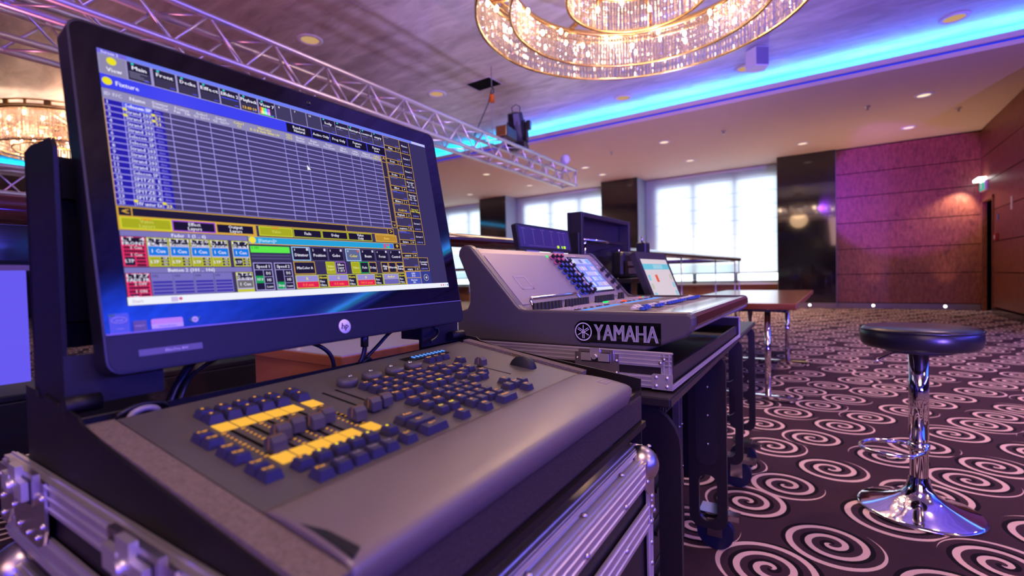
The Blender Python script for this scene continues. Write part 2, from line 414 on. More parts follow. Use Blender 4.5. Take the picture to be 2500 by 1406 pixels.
# ---------------------------------------------------------------- mesh builder
class MB:
    def __init__(s): s.v = []; s.f = []; s.mi = []; s.col = []; s.sm = []
    def add(s, verts, faces, mi=0, M=None, smooth=False, col=None):
        o = len(s.v)
        for p in verts:
            p = Vector(p)
            s.v.append(M @ p if M is not None else p)
        for f in faces:
            s.f.append([o + i for i in f]); s.mi.append(mi); s.sm.append(smooth); s.col.append(col)
        return s
    def box(s, x0, x1, y0, y1, z0, z1, mi=0, M=None, bev=0.0):
        if bev > 0:
            return s.bm_add(lambda bm: None, (x0, x1, y0, y1, z0, z1), bev, mi, M)
        v = [(x, y, z) for x in (x0, x1) for y in (y0, y1) for z in (z0, z1)]
        return s.add(v, [(0, 1, 3, 2), (4, 6, 7, 5), (0, 4, 5, 1), (2, 3, 7, 6), (0, 2, 6, 4), (1, 5, 7, 3)], mi, M)
    def bm_add(s, fn, b, bev, mi, M, seg=2):
        x0, x1, y0, y1, z0, z1 = b
        bm = bmesh.new()
        bmesh.ops.create_cube(bm, size=1.0)
        for v in bm.verts:
            v.co = Vector(((x0 + x1) / 2 + v.co.x * (x1 - x0), (y0 + y1) / 2 + v.co.y * (y1 - y0), (z0 + z1) / 2 + v.co.z * (z1 - z0)))
        bmesh.ops.bevel(bm, geom=list(bm.edges), offset=bev, segments=seg, profile=0.5, affect='EDGES')
        s.from_bm(bm, mi, M)
        return s
    def from_bm(s, bm, mi=0, M=None, smooth=False):
        bm.verts.index_update()
        s.add([v.co.copy() for v in bm.verts], [[v.index for v in f.verts] for f in bm.faces], mi, M, smooth)
        bm.free()
        return s
    def frustum(s, x0, x1, y0, y1, z0, z1, inx, iny=None, mi=0, M=None):
        iny = inx if iny is None else iny
        v = [(x0, y0, z0), (x1, y0, z0), (x1, y1, z0), (x0, y1, z0),
             (x0 + inx, y0 + iny, z1), (x1 - inx, y0 + iny, z1), (x1 - inx, y1 - iny, z1), (x0 + inx, y1 - iny, z1)]
        return s.add(v, [(3, 2, 1, 0), (4, 5, 6, 7), (0, 1, 5, 4), (1, 2, 6, 5), (2, 3, 7, 6), (3, 0, 4, 7)], mi, M)
    def lathe(s, prof, seg=24, mi=0, M=None, smooth=True, a0=0.0, a1=2 * PI):
        full = abs(a1 - a0 - 2 * PI) < 1e-6
        n = seg if full else seg + 1
        v = []
        for r, z in prof:
            for k in range(n):
                a = a0 + (a1 - a0) * k / seg
                v.append((r * math.cos(a), r * math.sin(a), z))
        f = []
        for i in range(len(prof) - 1):
            for k in range(seg):
                k2 = (k + 1) % n if full else k + 1
                f.append((i * n + k, i * n + k2, (i + 1) * n + k2, (i + 1) * n + k))
        return s.add(v, f, mi, M, smooth)
    def cyl(s, p0, p1, r, seg=12, mi=0, M=None, r1=None, caps=True, smooth=True):
        p0, p1 = Vector(p0), Vector(p1)
        d = p1 - p0; L = d.length
        if L < 1e-9: return s
        q = d.to_track_quat('Z', 'Y').to_matrix().to_4x4(); q.translation = p0
        r1 = r if r1 is None else r1
        s.lathe([(r, 0), (r1, L)], seg, mi, (M @ q) if M is not None else q, smooth)
        if caps:
            for rr, z, rev in ((r, 0, True), (r1, L, False)):
                vv = [(rr * math.cos(2 * PI * k / seg), rr * math.sin(2 * PI * k / seg), z) for k in range(seg)]
                ff = list(range(seg))
                s.add(vv, [ff[::-1] if rev else ff], mi, (M @ q) if M is not None else q)
        return s
    def tube(s, pts, r, seg=8, mi=0, M=None, closed=False):
        pts = [Vector(p) for p in pts]
        n = len(pts); rings = []
        prev = None
        for i, p in enumerate(pts):
            if closed: t = (pts[(i + 1) % n] - pts[i - 1]).normalized()
            else: t = (pts[min(i + 1, n - 1)] - pts[max(i - 1, 0)]).normalized()
            if prev is None:
                a = t.orthogonal().normalized()
            else:
                a = (prev - t * prev.dot(t)).normalized()
            prev = a
            b = t.cross(a)
            rr = r[i] if isinstance(r, (list, tuple)) else r
            rings.append([p + a * rr * math.cos(2 * PI * k / seg) + b * rr * math.sin(2 * PI * k / seg) for k in range(seg)])
        v = [q for ring in rings for q in ring]
        f = []
        m = n if closed else n - 1
        for i in range(m):
            j = (i + 1) % n
            for k in range(seg):
                k2 = (k + 1) % seg
                f.append((i * seg + k, i * seg + k2, j * seg + k2, j * seg + k))
        s.add(v, f, mi, M, True)
        if not closed:
            s.add(rings[0][::-1], [tuple(range(seg))], mi, M); s.add(rings[-1], [tuple(range(seg))], mi, M)
        return s
    def prism(s, poly, y0, y1, axis='y', mi=0, M=None, smooth=False):
        """extrude a 2-D outline; axis y: outline in (x,z); z: (x,y); x: (y,z)"""
        def P(a, b, t): return (a, t, b) if axis == 'y' else ((a, b, t) if axis == 'z' else (t, a, b))
        n = len(poly)
        v = [P(a, b, y0) for a, b in poly] + [P(a, b, y1) for a, b in poly]
        s.add(v, [tuple(range(n))[::-1], tuple(range(n, 2 * n))], mi, M)
        s.add(v, [(i, (i + 1) % n, n + (i + 1) % n, n + i) for i in range(n)], mi, M, smooth)
        return s
    def sphere(s, c, r, seg=10, mi=0, M=None, sq=(1, 1, 1)):
        T = Matrix.Translation(Vector(c)) @ Matrix.Diagonal((*sq, 1))
        pr = [(max(1e-5, r * math.sin(PI * i / seg)), -r * math.cos(PI * i / seg)) for i in range(seg + 1)]
        return s.lathe(pr, seg * 2 if seg < 8 else int(seg * 1.6), mi, (M @ T) if M is not None else T)
    def quad(s, a, b, c, d, mi=0, M=None, col=None): return s.add([a, b, c, d], [(0, 1, 2, 3)], mi, M, False, col)
    def build(s, name, mats, parent=None, fix=True, attr=False):
        me = bpy.data.meshes.new(name)
        me.from_pydata([tuple(p) for p in s.v], [], s.f)
        mats = mats if isinstance(mats, (list, tuple)) else [mats]
        for m in mats: me.materials.append(MATS[m])
        me.polygons.foreach_set('material_index', s.mi)
        me.polygons.foreach_set('use_smooth', s.sm)
        if attr:
            ca = me.color_attributes.new('Col', 'FLOAT_COLOR', 'CORNER')
            data = []
            for p in me.polygons:
                c = s.col[p.index] or (1, 1, 1)
                data += [*c, 1.0] * p.loop_total
            ca.data.foreach_set('color', data)
        elif fix:
            bm = bmesh.new(); bm.from_mesh(me)
            bmesh.ops.remove_doubles(bm, verts=bm.verts, dist=1e-6)
            bmesh.ops.recalc_face_normals(bm, faces=bm.faces)
            bm.to_mesh(me); bm.free()
        me.update()
        o = bpy.data.objects.new(name, me); COL.objects.link(o)
        if parent is not None: o.parent = parent
        return o

def thing(name, label, cat, loc=(0, 0, 0), rotz=0.0, group=None, M=None):
    o = bpy.data.objects.new(name, None); COL.objects.link(o)
    o.empty_display_size = 0.05
    if M is not None: o.matrix_world = M
    else:
        o.location = loc; o.rotation_euler = (0, 0, rotz)
    return tag(o, label, cat, group)
def tag(o, label, cat, group=None):
    o['label'] = label; o['category'] = cat
    if group: o['group'] = group
    return o
def struct(o, label=None):
    o['kind'] = 'structure'
    if label: o['label'] = label
    return o
def dup(root, loc, rotz=None, label=None):
    r = root.copy(); COL.objects.link(r); r.location = loc
    if rotz is not None: r.rotation_euler = (0, 0, rotz)
    if label: r['label'] = label
    for ch in list(root.children):
        c = ch.copy(); COL.objects.link(c); c.parent = r
        for g in list(ch.children):
            d = g.copy(); COL.objects.link(d); d.parent = c
    return r
def inst(src, parent, loc=None, M=None, name=None):
    o = src.copy(); COL.objects.link(o); o.parent = parent
    if M is not None: o.matrix_local = M
    elif loc is not None: o.location = loc
    return o

_tx = {}
def text_mesh(s):
    if s in _tx: return _tx[s]
    cu = bpy.data.curves.new('tmp', 'FONT'); cu.body = s; cu.size = 1.0
    cu.resolution_u = 1
    ob = bpy.data.objects.new('tmp', cu)
    me = bpy.data.meshes.new_from_object(ob)
    vs = [v.co.copy() for v in me.vertices]; fs = [list(p.vertices) for p in me.polygons]
    bpy.data.objects.remove(ob); bpy.data.curves.remove(cu); bpy.data.meshes.remove(me)
    if vs:
        x0 = min(v.x for v in vs); x1 = max(v.x for v in vs)
        vs = [Vector((v.x - x0, v.y, 0)) for v in vs]
        w = x1 - x0
    else: w = 0.3
    _tx[s] = (vs, fs, w)
    return _tx[s]
def add_text(mb, s, M, size, mi=0, align='c', col=None, width=None, bold=0.0):
    """lettering in the x-y plane of M"""
    vs, fs, w = text_mesh(s)
    k = size
    kx = k if width is None else width / max(w, 1e-4)
    ox = {'c': -w * kx / 2, 'l': 0, 'r': -w * kx}[align]
    mb.add([(v.x * kx + ox, v.y * k - 0.35 * k, 0) for v in vs], fs, mi, M, False, col)
    if bold:
        mb.add([(v.x * kx + ox + bold * k, v.y * k - 0.35 * k, 0) for v in vs], fs, mi, M, False, col)
def frame(o, x, y, z=None):
    x, y = Vector(x).normalized(), Vector(y).normalized()
    z = x.cross(y) if z is None else Vector(z)
    m = Matrix((x, y, z)).transposed().to_4x4(); m.translation = Vector(o)
    return m
# ================================================================ the room
o = MB().box(XL, XR, YN, YW + 0.2, -0.05, 0).build('floor', 'carpet'); struct(o, 'dark carpet with cream spirals')
o = MB().box(CX0 - 0.45, CX1 + 0.45, CY0 - 0.45, YC + 0.45, ZC, ZC + 0.05).build('ceiling', 'silver_leaf_ceiling')
struct(o, 'silver leaf ceiling of the recess')
def cove_prof(e, s):   # outline of the soffit edge: e edge coordinate, s outward sign
    return [(e, 4.0), (e, 4.065), (e + s * .05, 4.065), (e + s * .05, 4.105), (e, 4.105), (e, 4.185), (e + s * .025, 4.185),
            (e + s * .025, 4.15), (e + s * .40, 4.15), (e + s * .40, ZC), (e + s * .46, ZC), (e + s * .46, 4.0)]
mb = MB()
mb.prism(cove_prof(YC, 1), CX0, CX1, 'x')
mb.prism(cove_prof(CY0, -1), CX0, CX1, 'x')
mb.prism(cove_prof(CX0, -1), CY0 - .4, YC + .4, 'y')
mb.prism(cove_prof(CX1, 1), CY0 - .4, YC + .4, 'y')
# flat soffit around the recess
mb.box(XL, XR, YC + .46, YW + .2, ZS, ZS + .06)
mb.box(XL, XR, YN, CY0 - .46, ZS, ZS + .06)
mb.box(XL, CX0 - .46, CY0 - .46, YC + .46, ZS, ZS + .06)
mb.box(CX1 + .46, XR, CY0 - .46, YC + .46, ZS, ZS + .06)
o = mb.build('ceiling_soffit', 'soffit_paint'); struct(MB().box(CX0, CX1, YC + .035, YC + .048, 4.068, 4.102).build('trim_1', 'led_tape'), 'deep blue light line in the soffit edge')
struct(o, 'plain soffit around the lit ceiling recess')

SEAMS = [0.14, 0.85, 1.48, 2.13, 2.78, 3.36, 3.98]
def panelled(name, fixed, a, b, axis, face, cuts=()):
    """wall of stacked wood panels with shadow joints; face = +1/-1 side the panels look to"""
    mb = MB()
    t = 0.03
    for i in range(len(SEAMS) - 1):
        z0, z1 = SEAMS[i] + 0.008, SEAMS[i + 1] - 0.008
        if axis == 'x': mb.box(a, b, min(fixed, fixed - face * t), max(fixed, fixed - face * t), z0, z1, 0)
        else: mb.box(min(fixed, fixed - face * t), max(fixed, fixed - face * t), a, b, z0, z1, 0)
    if axis == 'x': mb.box(a, b, min(fixed - face * t, fixed - face * .2), max(fixed - face * t, fixed - face * .2), 0, ZS, 1)
    else: mb.box(min(fixed - face * t, fixed - face * .2), max(fixed - face * t, fixed - face * .2), a, b, 0, ZS, 1)
    return mb.build(name, ['wall_wood', 'black_void'])
struct(panelled('wall_back', YP, -0.04, XW + .2, 'x', -1), 'wood panelled wall beside the windows')
# wall beside the door: three pieces around the opening
DY0, DY1, DZ = 13.62, 14.52, 2.44
mb = MB(); t = .03
for i in range(len(SEAMS) - 1):
    z0, z1 = SEAMS[i] + .008, SEAMS[i + 1] - .008
    mb.box(XW, XW + t, 9.6, DY0, z0, z1, 0)
    if z1 < DZ: mb.box(XW, XW + t, DY1, YP, z0, z1, 0)
    elif z0 < DZ:
        mb.box(XW, XW + t, DY1, YP, z0, z1, 0); mb.box(XW, XW + t, DY0, DY1, DZ, z1, 0)
    else: mb.box(XW, XW + t, DY0, YP, z0, z1, 0)
mb.box(XW + t, XW + .2, 9.6, DY0, 0, ZS, 1); mb.box(XW + t, XW + .2, DY1, YP, 0, ZS, 1); mb.box(XW + t, XW + .2, DY0, DY1, DZ, ZS, 1)
struct(mb.build('wall_right', ['wall_wood', 'black_void']), 'wood panelled wall with the exit door')
d = thing('door_1', 'dark open doorway in the wood panelled wall', 'door', (XW, 14.07, 0)); del d['category']; struct(d)
mb = MB()
mb.box(-.02, .06, DY1 - 14.07 - .04, DY1 - 14.07, 0, DZ); mb.box(-.02, .06, DY0 - 14.07, DY0 - 14.07 + .05, 0, DZ); mb.box(-.02, .06, DY0 - 14.07, DY1 - 14.07, DZ - .06, DZ)
mb.build('door_frame', 'wall_wood', d)
MB().box(.9, .95, -1.2, 1.2, 0, 2.8).build('passage', 'black_void', d)
struct(panelled('wall_ballroom', 9.6, XW + .2, XR, 'x', -1))
struct(panelled('wall_far_right', XR, YN, 9.6, 'y', -1))
o = MB().box(XL - .2, XL, YN, YW, 0, ZS + .5).build('wall_left', 'dark_wall'); struct(o)
o = MB().box(XL, XR, YN - .2, YN, 0, ZS + .5).build('wall_near', 'dark_wall'); struct(o)
# window wall: sill wall, head, piers
wins = [(-15.3, -11.45), (-10.22, -6.40), (-5.17, -1.35)]
mb = MB()
mb.box(XL, -0.04, YW + .03, YW + .2, 0, 0.62, 0); mb.box(XL, -.04, YW + .03, YW + .2, 3.86, ZS, 1)
for a, b in ((XL, -15.3), (-11.45, -10.22), (-6.40, -5.17), (-1.35, -.04)): mb.box(a, b, YW + .03, YW + .2, .62, 3.86, 1)
struct(mb.build('wall_windows', ['cabinet_wood', 'grey_plaster']), 'window wall with low wooden parapet')
for i, (a, b) in enumerate([(-11.45, -10.22), (-6.40, -5.17), (-1.35, -.04)]):
    mb = MB(); mb.box(a, b, YP - .06, YW + .03, 0, ZS, 1); mb.box(a + .01, b - .01, YP - .085, YP - .06, .02, ZS, 0)
    o = mb.build('wall_pier', ['black_marble', 'grey_plaster']); struct(o, ['glossy black pier between the first and second window', 'glossy black pier behind the flight case lid', 'wide glossy black pier reflecting the chandelier'][i])
for i, (a, b) in enumerate(wins):
    w = thing('window_%d' % (i + 1), 'window', 'window', ((a + b) / 2, YW, 0)); del w['category']
    struct(w, ['leftmost window, mostly behind the big monitor', 'middle window behind the mixing desk', 'right window behind the wooden folding table'][i])
    h = (b - a) / 2
    mb = MB()
    n = 3; m0 = .30; pw = (b - a - m0) / n
    xs = [-h + m0 + pw * k for k in range(0, n)] + [h - .01]
    for x in xs: mb.box(x - .055, x + .055, .05, .12, .64, 3.86)
    mb.box(-h, -h + m0, .05, .12, .64, 3.86)
    for z in (.67, 3.74): mb.box(-h, h, .05, .12, z - .05, z + (.05 if z < 1 else .12))
    mb.build('window_frame', 'grey_plaster', w)
    for k in range(n):
        MB().box(xs[k] + .055, xs[k + 1] - .055, .13, .14, .72, 3.70).build('pane', 'daylight', w)
    MB().box(-h, h, -.12, .05, .60, .64).build('window_sill', 'aluminium', w)
    bl = thing('roller_blind', ['white roller blind on the leftmost window', 'white roller blind on the middle window, behind the meter bridge', 'white roller blind on the right window above the folding table'][i], 'blind', ((a + b) / 2, YW - .03, 0), 0, 'window roller blinds')
    mb = MB()
    mb.box(-h + .02, h - .02, -.002, 0, .95, 3.93)
    for q in range(7): mb.box(-h + .02, h - .02, -.006, -.004, 1.28 + q * .40, 1.295 + q * .40)
    mb.build('fabric', 'blind_fabric', bl)
    mb = MB(); mb.box(-h + .02, h - .02, -.016, .014, .925, .965)
    mb.build('bottom_bar', 'grey_plaster', bl)
    mb = MB(); mb.cyl((-h + .02, 0, 3.955), (h - .02, 0, 3.955), .04)
    mb.build('roller', 'white_plastic', bl)
mb = MB(); mb.box(-.04, XW, YP - .045, YP, 0, .13, bev=.006)
struct(mb.build('baseboard_back', 'stone_plinth'))
mb = MB(); mb.box(-1.35, -.05, YP - .125, YP - .085, 0, .13, bev=.006)
struct(mb.build('baseboard_pier', 'stone_plinth'))
mb = MB(); mb.box(XW - .03, XW, 9.6, DY0 - .02, 0, .12, bev=.006)
struct(mb.build('baseboard_right', 'dark_wall'))

# small lamps let into the plinth, washing the wall
for i, (x, y) in enumerate([(-.62, YP - .125), (.70, YP - .045), (2.02, YP - .045)]):
    t = thing('plinth_lamp', ['small plinth lamp at the foot of the black pier', 'small plinth lamp in the middle of the wood wall', 'small plinth lamp near the doorway corner'][i], 'lamp', (x, y, .075), 0, 'plinth lamps along the back wall')
    M = Matrix.Rotation(PI / 2, 4, 'X')
    MB().lathe([(.03, 0), (.045, .004), (.045, .010), (.03, .012)], 16, 0, M).build('lamp_rim', 'chrome', t)
    MB().lathe([(.0001, .008), (.03, .008)], 16, 0, M).build('lamp_lens', 'lamp_white', t)
    spot_light('plinth_beam', (x, y - .12, .10), (x, y - 1.3, 4), 85, (1, .66, .40), 75, .9, .03)

# exit sign over the door
t = thing('exit_sign', 'lit green exit sign with two white lamps above the doorway', 'exit sign', (XW, 14.30, 2.62))
MB().box(-.05, 0, -.22, .22, -.02, .20, bev=.008).build('housing', 'white_plastic', t)
MB().box(-.058, -.05, -.20, .20, 0, .15).build('sign_face', 'exit_green', t)
mb = MB(); mb.box(-.0595, -.058, -.03, .09, .03, .12); mb.add([(-.0595, -.05, .075), (-.0595, .0, .12), (-.0595, .0, .03)], [(0, 1, 2)])
mb.build('arrow', 'white_plastic', t)
mb = MB(); mb.box(-.16, -.02, -.24, .24, .20, .26, bev=.012)
mb.build('lamp_hood', 'lamp_white', t)
spot_light('exit_lamp_beam', (XW - .22, 14.42, 2.80), (XW - .75, YP + .1, 1.2), 85, (1, .82, .74), 95, .7, .04)
t = thing('fire_alarm_point', 'red fire alarm box on the wood wall right of the doorway', 'fire alarm', (XW, 13.32, 1.56))
MB().box(-.05, 0, -.06, .06, -.07, .07, bev=.006).build('alarm_box', 'red_plastic', t)
MB().box(-.053, -.05, -.035, .035, -.035, .035).build('press_pane', 'white_plastic', t)
t = thing('wall_switch', 'small pale switch plate above the red fire alarm box', 'switch', (XW, 13.28, 1.95))
MB().box(-.012, 0, -.045, .045, -.06, .06, bev=.003).build('switch_plate', 'sticker_blue', t)
t = thing('wall_sign', 'small white notice on the wood wall at the right edge', 'sign', (XW, 12.40, 2.13))
MB().box(-.006, 0, -.05, .05, -.12, .12).build('notice_plate', 'white_plastic', t)

# ---------------------------------------------------------------- ceiling fittings
def downlight(name, label, loc, r=.10, on=True, group=None):
    t = thing(name, label, 'downlight', loc, 0, group)
    MB().lathe([(r * .80, 0), (r * .82, -.012), (r * 1.12, -.010), (r * 1.15, 0)], 24).build('trim_ring', 'white_paint', t)
    if on: spot_light('downlight_beam', (loc[0], loc[1], loc[2] - .03), (loc[0], loc[1], 0), 36 if loc[0] > -1 else 500, (1, .68, .46), 115, .7, .05)
    MB().lathe([(r * .80, -.002), (r * .62, -.001), (r * .4, -.0008), (.0001, -.0008)], 24).build('reflector', 'lamp_warm' if on else 'lamp_dim', t)
    return t
names = {(-10.99, 13.5): 'farthest soffit downlight, above the leftmost window', (-8.44, 13.5): 'downlight above the middle window, left one', (-5.85, 13.5): 'downlight above the middle window, right one',
         (-3.28, 13.4): 'downlight above the right window, near its left end', (-.69, 13.4): 'downlight in front of the wide black pier', (1.26, 13.4): 'downlight above the magenta lit wood wall',
         (-8.48, 11.2): 'soffit downlight just beyond the truss, over the second window', (-5.87, 11.2): 'bright soffit downlight right of the moving light',
         (-5.84, 12.3): 'small dark soffit fitting below the bright one near the truss end', (-3.29, 11.13): 'brightest round soffit downlight below the cyan cove', (1.25, 11.07): 'soffit downlight nearest the right edge of the ceiling'}
for (x, y), lab in names.items():
    downlight('downlight', lab, (x, y, ZS), .12, True, 'soffit downlights')
for x, y, lab in ((-6.13, 4.06, 'ceiling downlight above the monitor, left of the access panel'), (-6.10, 6.60, 'ceiling downlight between the truss and the square hatch'),
                  (-3.42, 8.95, 'ceiling downlight left of centre at the cyan cove'), (-1.27, 8.95, 'ceiling downlight below the ceiling loudspeaker'),
                  (1.33, 8.95, 'ceiling downlight in the blue corner at top right'), (-6.3, 1.45, 'ceiling downlight behind the truss at top left')):
    downlight('ceiling_downlight', lab, (x, y, ZC), .15, False, 'recess downlights')
for x, y, lab in ((.46, 11.16, 'sprinkler head between the two right soffit downlights'), (-2.02, 11.1, 'sprinkler head right of the brightest soffit downlight'), (-4.59, 11.18, 'sprinkler head left of the brightest soffit downlight'),
                  (1.9, 12.4, 'sprinkler head near the wood walls at right'), (-7.1, 11.2, 'sprinkler head by the truss end')):
    t = thing('sprinkler', lab, 'sprinkler', (x, y, ZS), 0, 'soffit sprinklers')
    MB().lathe([(.05, 0), (.05, -.008), (.018, -.015), (.015, -.06), (.03, -.065), (.03, -.07), (.0001, -.07)], 12).build('sprinkler_head', 'zinc', t)
t = thing('ceiling_loudspeaker', 'white boxy loudspeaker hung under the ceiling beside the chandelier', 'loudspeaker', (-.98, 8.25, ZC), math.radians(38))
mb = MB(); mb.prism([(-.10, -.08), (.10, -.08), (.15, .12), (.05, .20), (-.05, .20), (-.15, .12)], -.30, -.02, 'z')
mb.build('cabinet', 'white_plastic', t)
MB().box(-.095, .095, -.090, -.08, -.29, -.03).build('grille', 'sticker_grey', t)
MB().box(-.03, .03, -.02, .05, -.02, 0).build('bracket', 'aluminium', t)
# square hatch with a dark opening, and a closed access panel
t = thing('ceiling_hatch', 'open square black hatch in the ceiling beside the hoist chain', 'hatch', (-5.14, 6.78, ZC))
mb = MB(); mb.box(-.25, .25, -.19, .19, -.004, 0); mb.build('opening', 'black_void', t)
mb = MB()
for x0, x1, y0, y1 in ((-.27, .27, -.21, -.19), (-.27, .27, .19, .21), (-.27, -.25, -.19, .19), (.25, .27, -.19, .19)): mb.box(x0, x1, y0, y1, -.008, 0)
mb.build('hatch_frame', 'white_paint', t)
t = thing('access_panel', 'closed square access panel flush in the ceiling above the monitor', 'hatch', (-5.3, 3.75, ZC))
mb = MB(); mb.box(-.42, .42, -.34, .34, -.006, 0); mb.build('panel', 'silver_leaf_ceiling', t)

# ---------------------------------------------------------------- glass balustrade
def balustrade(name, label, p0, p1, npan, glass_from=0):
    p0, p1 = Vector((*p0, 0)), Vector((*p1, 0))
    L = (p1 - p0).length
    t = thing(name, label, 'railing', p0, math.atan2(p1.y - p0.y, p1.x - p0.x))
    MB().cyl((0, 0, 1.195), (L, 0, 1.195), .037, 20).build('handrail', 'handrail_wood', t)
    w = L / npan
    for k in range(npan):
        MB().box(k * w + .03, (k + 1) * w - .03, -.006, .006, .07, 1.12).build('glass_panel', 'rail_glass', t)
    for k in range(npan + 1):
        mb = MB(); mb.cyl((k * w, 0, 0), (k * w, 0, 1.17), .008, 10); mb.box(k * w - .05, k * w + .05, -.05, .05, 0, .012)
        mb.build('post', 'steel', t)
    mb = MB(); mb.box(0, L, -.02, .02, .04, .08); mb.build('bottom_rail', 'steel', t)
    return t
balustrade('glass_balustrade', 'long glass balustrade with dark wooden handrail behind the desks', (-1.86, -3.6), (-1.37, 8.72), 8)
balustrade('glass_balustrade', 'glass balustrade running left in front of the windows, beyond the mixing desk', (-1.46, 8.87), (-10.5, 9.2), 6)
# ================================================================ chandeliers
def strand_mesh(L, nb):
    """one hanging string: faceted glass bars with a bead between them"""
    mb = MB(); seg = L / nb
    for k in range(nb):
        z1 = -k * seg; z0 = z1 - seg
        mb.lathe([(.0006, z1), (.008, z1 - .006), (.0115, z1 - .012), (.008, z1 - .018), (.003, z1 - .022)], 5, 0, None, False)
        mb.lathe([(.003, z1 - .022), (.0105, z1 - .032), (.0105, z0 + .012), (.002, z0)], 5, 0, None, False)
    return mb
def chandelier(name, label, loc, rings, near=None, hang=0.9):
    """rings: (radius, z top, z bottom, strings, bars)"""
    t = thing(name, label, 'chandelier', loc)
    cand = []
    protos = {}
    for ri, (R, zt, zb, n, nb) in enumerate(rings):
        mb = MB()
        for z, w, hgt in ((zt, .012, .045), (zb, .010, .022)):
            mb.lathe([(R - w, z), (R + w, z), (R + w, z + hgt), (R - w, z + hgt), (R - w, z)], 72)
        mb.build('hoop', 'gold', t)
        for k in range(n):
            a = 2 * PI * k / n
            cand.append((ri, R, zt, zb, nb, a))
        # lamps sitting behind the strings
        nbulb = max(10, int(R * 22)); b0 = None
        for k in range(nbulb):
            a = 2 * PI * (k + .5) / nbulb
            c = Vector(((R - .07) * math.cos(a), (R - .07) * math.sin(a), zt - .05 - .10 * (k % 2)))
            if b0 is None:
                b0 = MB().sphere((0, 0, 0), .017, 5, 0, None, (1, 1, 1.7)).build('candle_lamp', 'bulb', t); b0.location = c
            else: inst(b0, t, c)
    # frame: spokes between the hoops and the suspension
    Rm = rings[0][0]; zt = rings[0][1]
    mb = MB()
    for k in range(8):
        a = 2 * PI * k / 8 + .2
        mb.box(.05, Rm, -.02, .02, zt + .005, zt + .04, 0, Matrix.Rotation(a, 4, 'Z'))
    mb.lathe([(.10, zt), (.10, zt + .06), (.0001, zt + .06)], 20)
    mb.build('frame', 'gold', t)
    mb = MB()
    for k in range(4):
        a = PI / 4 + k * PI / 2
        mb.cyl((.8 * math.cos(a) * Rm, .8 * math.sin(a) * Rm, zt + .04), (.10 * math.cos(a), .10 * math.sin(a), hang - .03), .004, 6)
    mb.lathe([(.16, hang - .05), (.17, hang), (.001, hang)], 30)
    mb.build('suspension', 'gold', t)
    mb = MB()
    for z in (zt + .055, zt + .135): mb.lathe([(Rm - .012, z), (Rm + .012, z), (Rm + .012, z + .022), (Rm - .012, z + .022), (Rm - .012, z)], 72)
    for k in range(24):
        a = 2 * PI * k / 24; mb.box(Rm - .008, Rm + .008, -.02 if k % 2 else -.05, .02 if k % 2 else .05, zt + .075, zt + .136, 0, Matrix.Rotation(a, 4, 'Z'))
    mb.build('top_band', 'gold', t)
    # the 100 strings nearest the camera are parts of their own, the rest one mesh
    cam = Vector((0, 0, 1)) - Vector(loc)
    cand.sort(key=lambda c: (Vector((c[1] * math.cos(c[5]), c[1] * math.sin(c[5]), c[2])) - cam).length)
    rest = MB()
    for i, (ri, R, zt_, zb_, nb, a) in enumerate(cand):
        p = (R * math.cos(a), R * math.sin(a), zt_)
        if ri not in protos: protos[ri] = (strand_mesh(zt_ - zb_ - .012, nb), None)
        sm, ob = protos[ri]
        if i < 96:
            if ob is None:
                ob = sm.build('crystal_string', 'crystal', t); protos[ri] = (sm, ob); ob.location = p
            else: inst(ob, t, M=Matrix.Translation(p) @ Matrix.Rotation(random.random() * 6.28, 4, 'Z') @ Matrix.Rotation(random.uniform(-.03, .03), 4, 'X'))
        else:
            rest.add(sm.v, sm.f, 0, Matrix.Translation(p) @ Matrix.Rotation(random.random() * 6.28, 4, 'Z') @ Matrix.Rotation(random.uniform(-.03, .03), 4, 'X'))
    o = rest.build('crystal_strings', 'crystal', t, fix=False); o['kind'] = 'stuff'
    return t
chandelier('crystal_chandelier', 'large tiered ring crystal chandelier at the top of the picture', (-1.46, 4.20, 3.30),
           [(1.43, .42, .0, 260, 5), (1.13, .36, .02, 220, 5), (.62, .46, .14, 120, 4)], hang=1.1)
DRUM = (-12.4, 3.0, 3.55)
chandelier('crystal_chandelier', 'drum crystal chandelier at the left edge behind the monitor', DRUM,
           [(1.20, .56, .0, 260, 9), (1.12, .56, .05, 180, 9), (.88, .30, .04, 110, 5)], hang=.85)
point_light('chandelier_glow', (-1.46, 4.2, 3.62), 38, WARM, .35)
point_light('chandelier_glow_low', (-1.46, 4.2, 3.22), 40, WARM, .35)
for k in range(6):
    a = 2 * PI * k / 6; point_light('ring_glow', (-1.46 + 1.28 * math.cos(a), 4.2 + 1.28 * math.sin(a), 3.60), 9, (1.0, .72, .50), .08)
point_light('drum_glow', (DRUM[0], DRUM[1], DRUM[2] + .25), 70, (1.0, .52, .32), .35)
for k in range(8):
    a = 2 * PI * k / 8; point_light('drum_ring_glow', (DRUM[0] + 1.0 * math.cos(a), DRUM[1] + 1.0 * math.sin(a), DRUM[2] + .22), 10, (1.0, .60, .42), .08)
point_light('ballroom_fill', (4.4, .5, 3.5), 70, WARM, .35)  # added fill, no chandelier hangs here

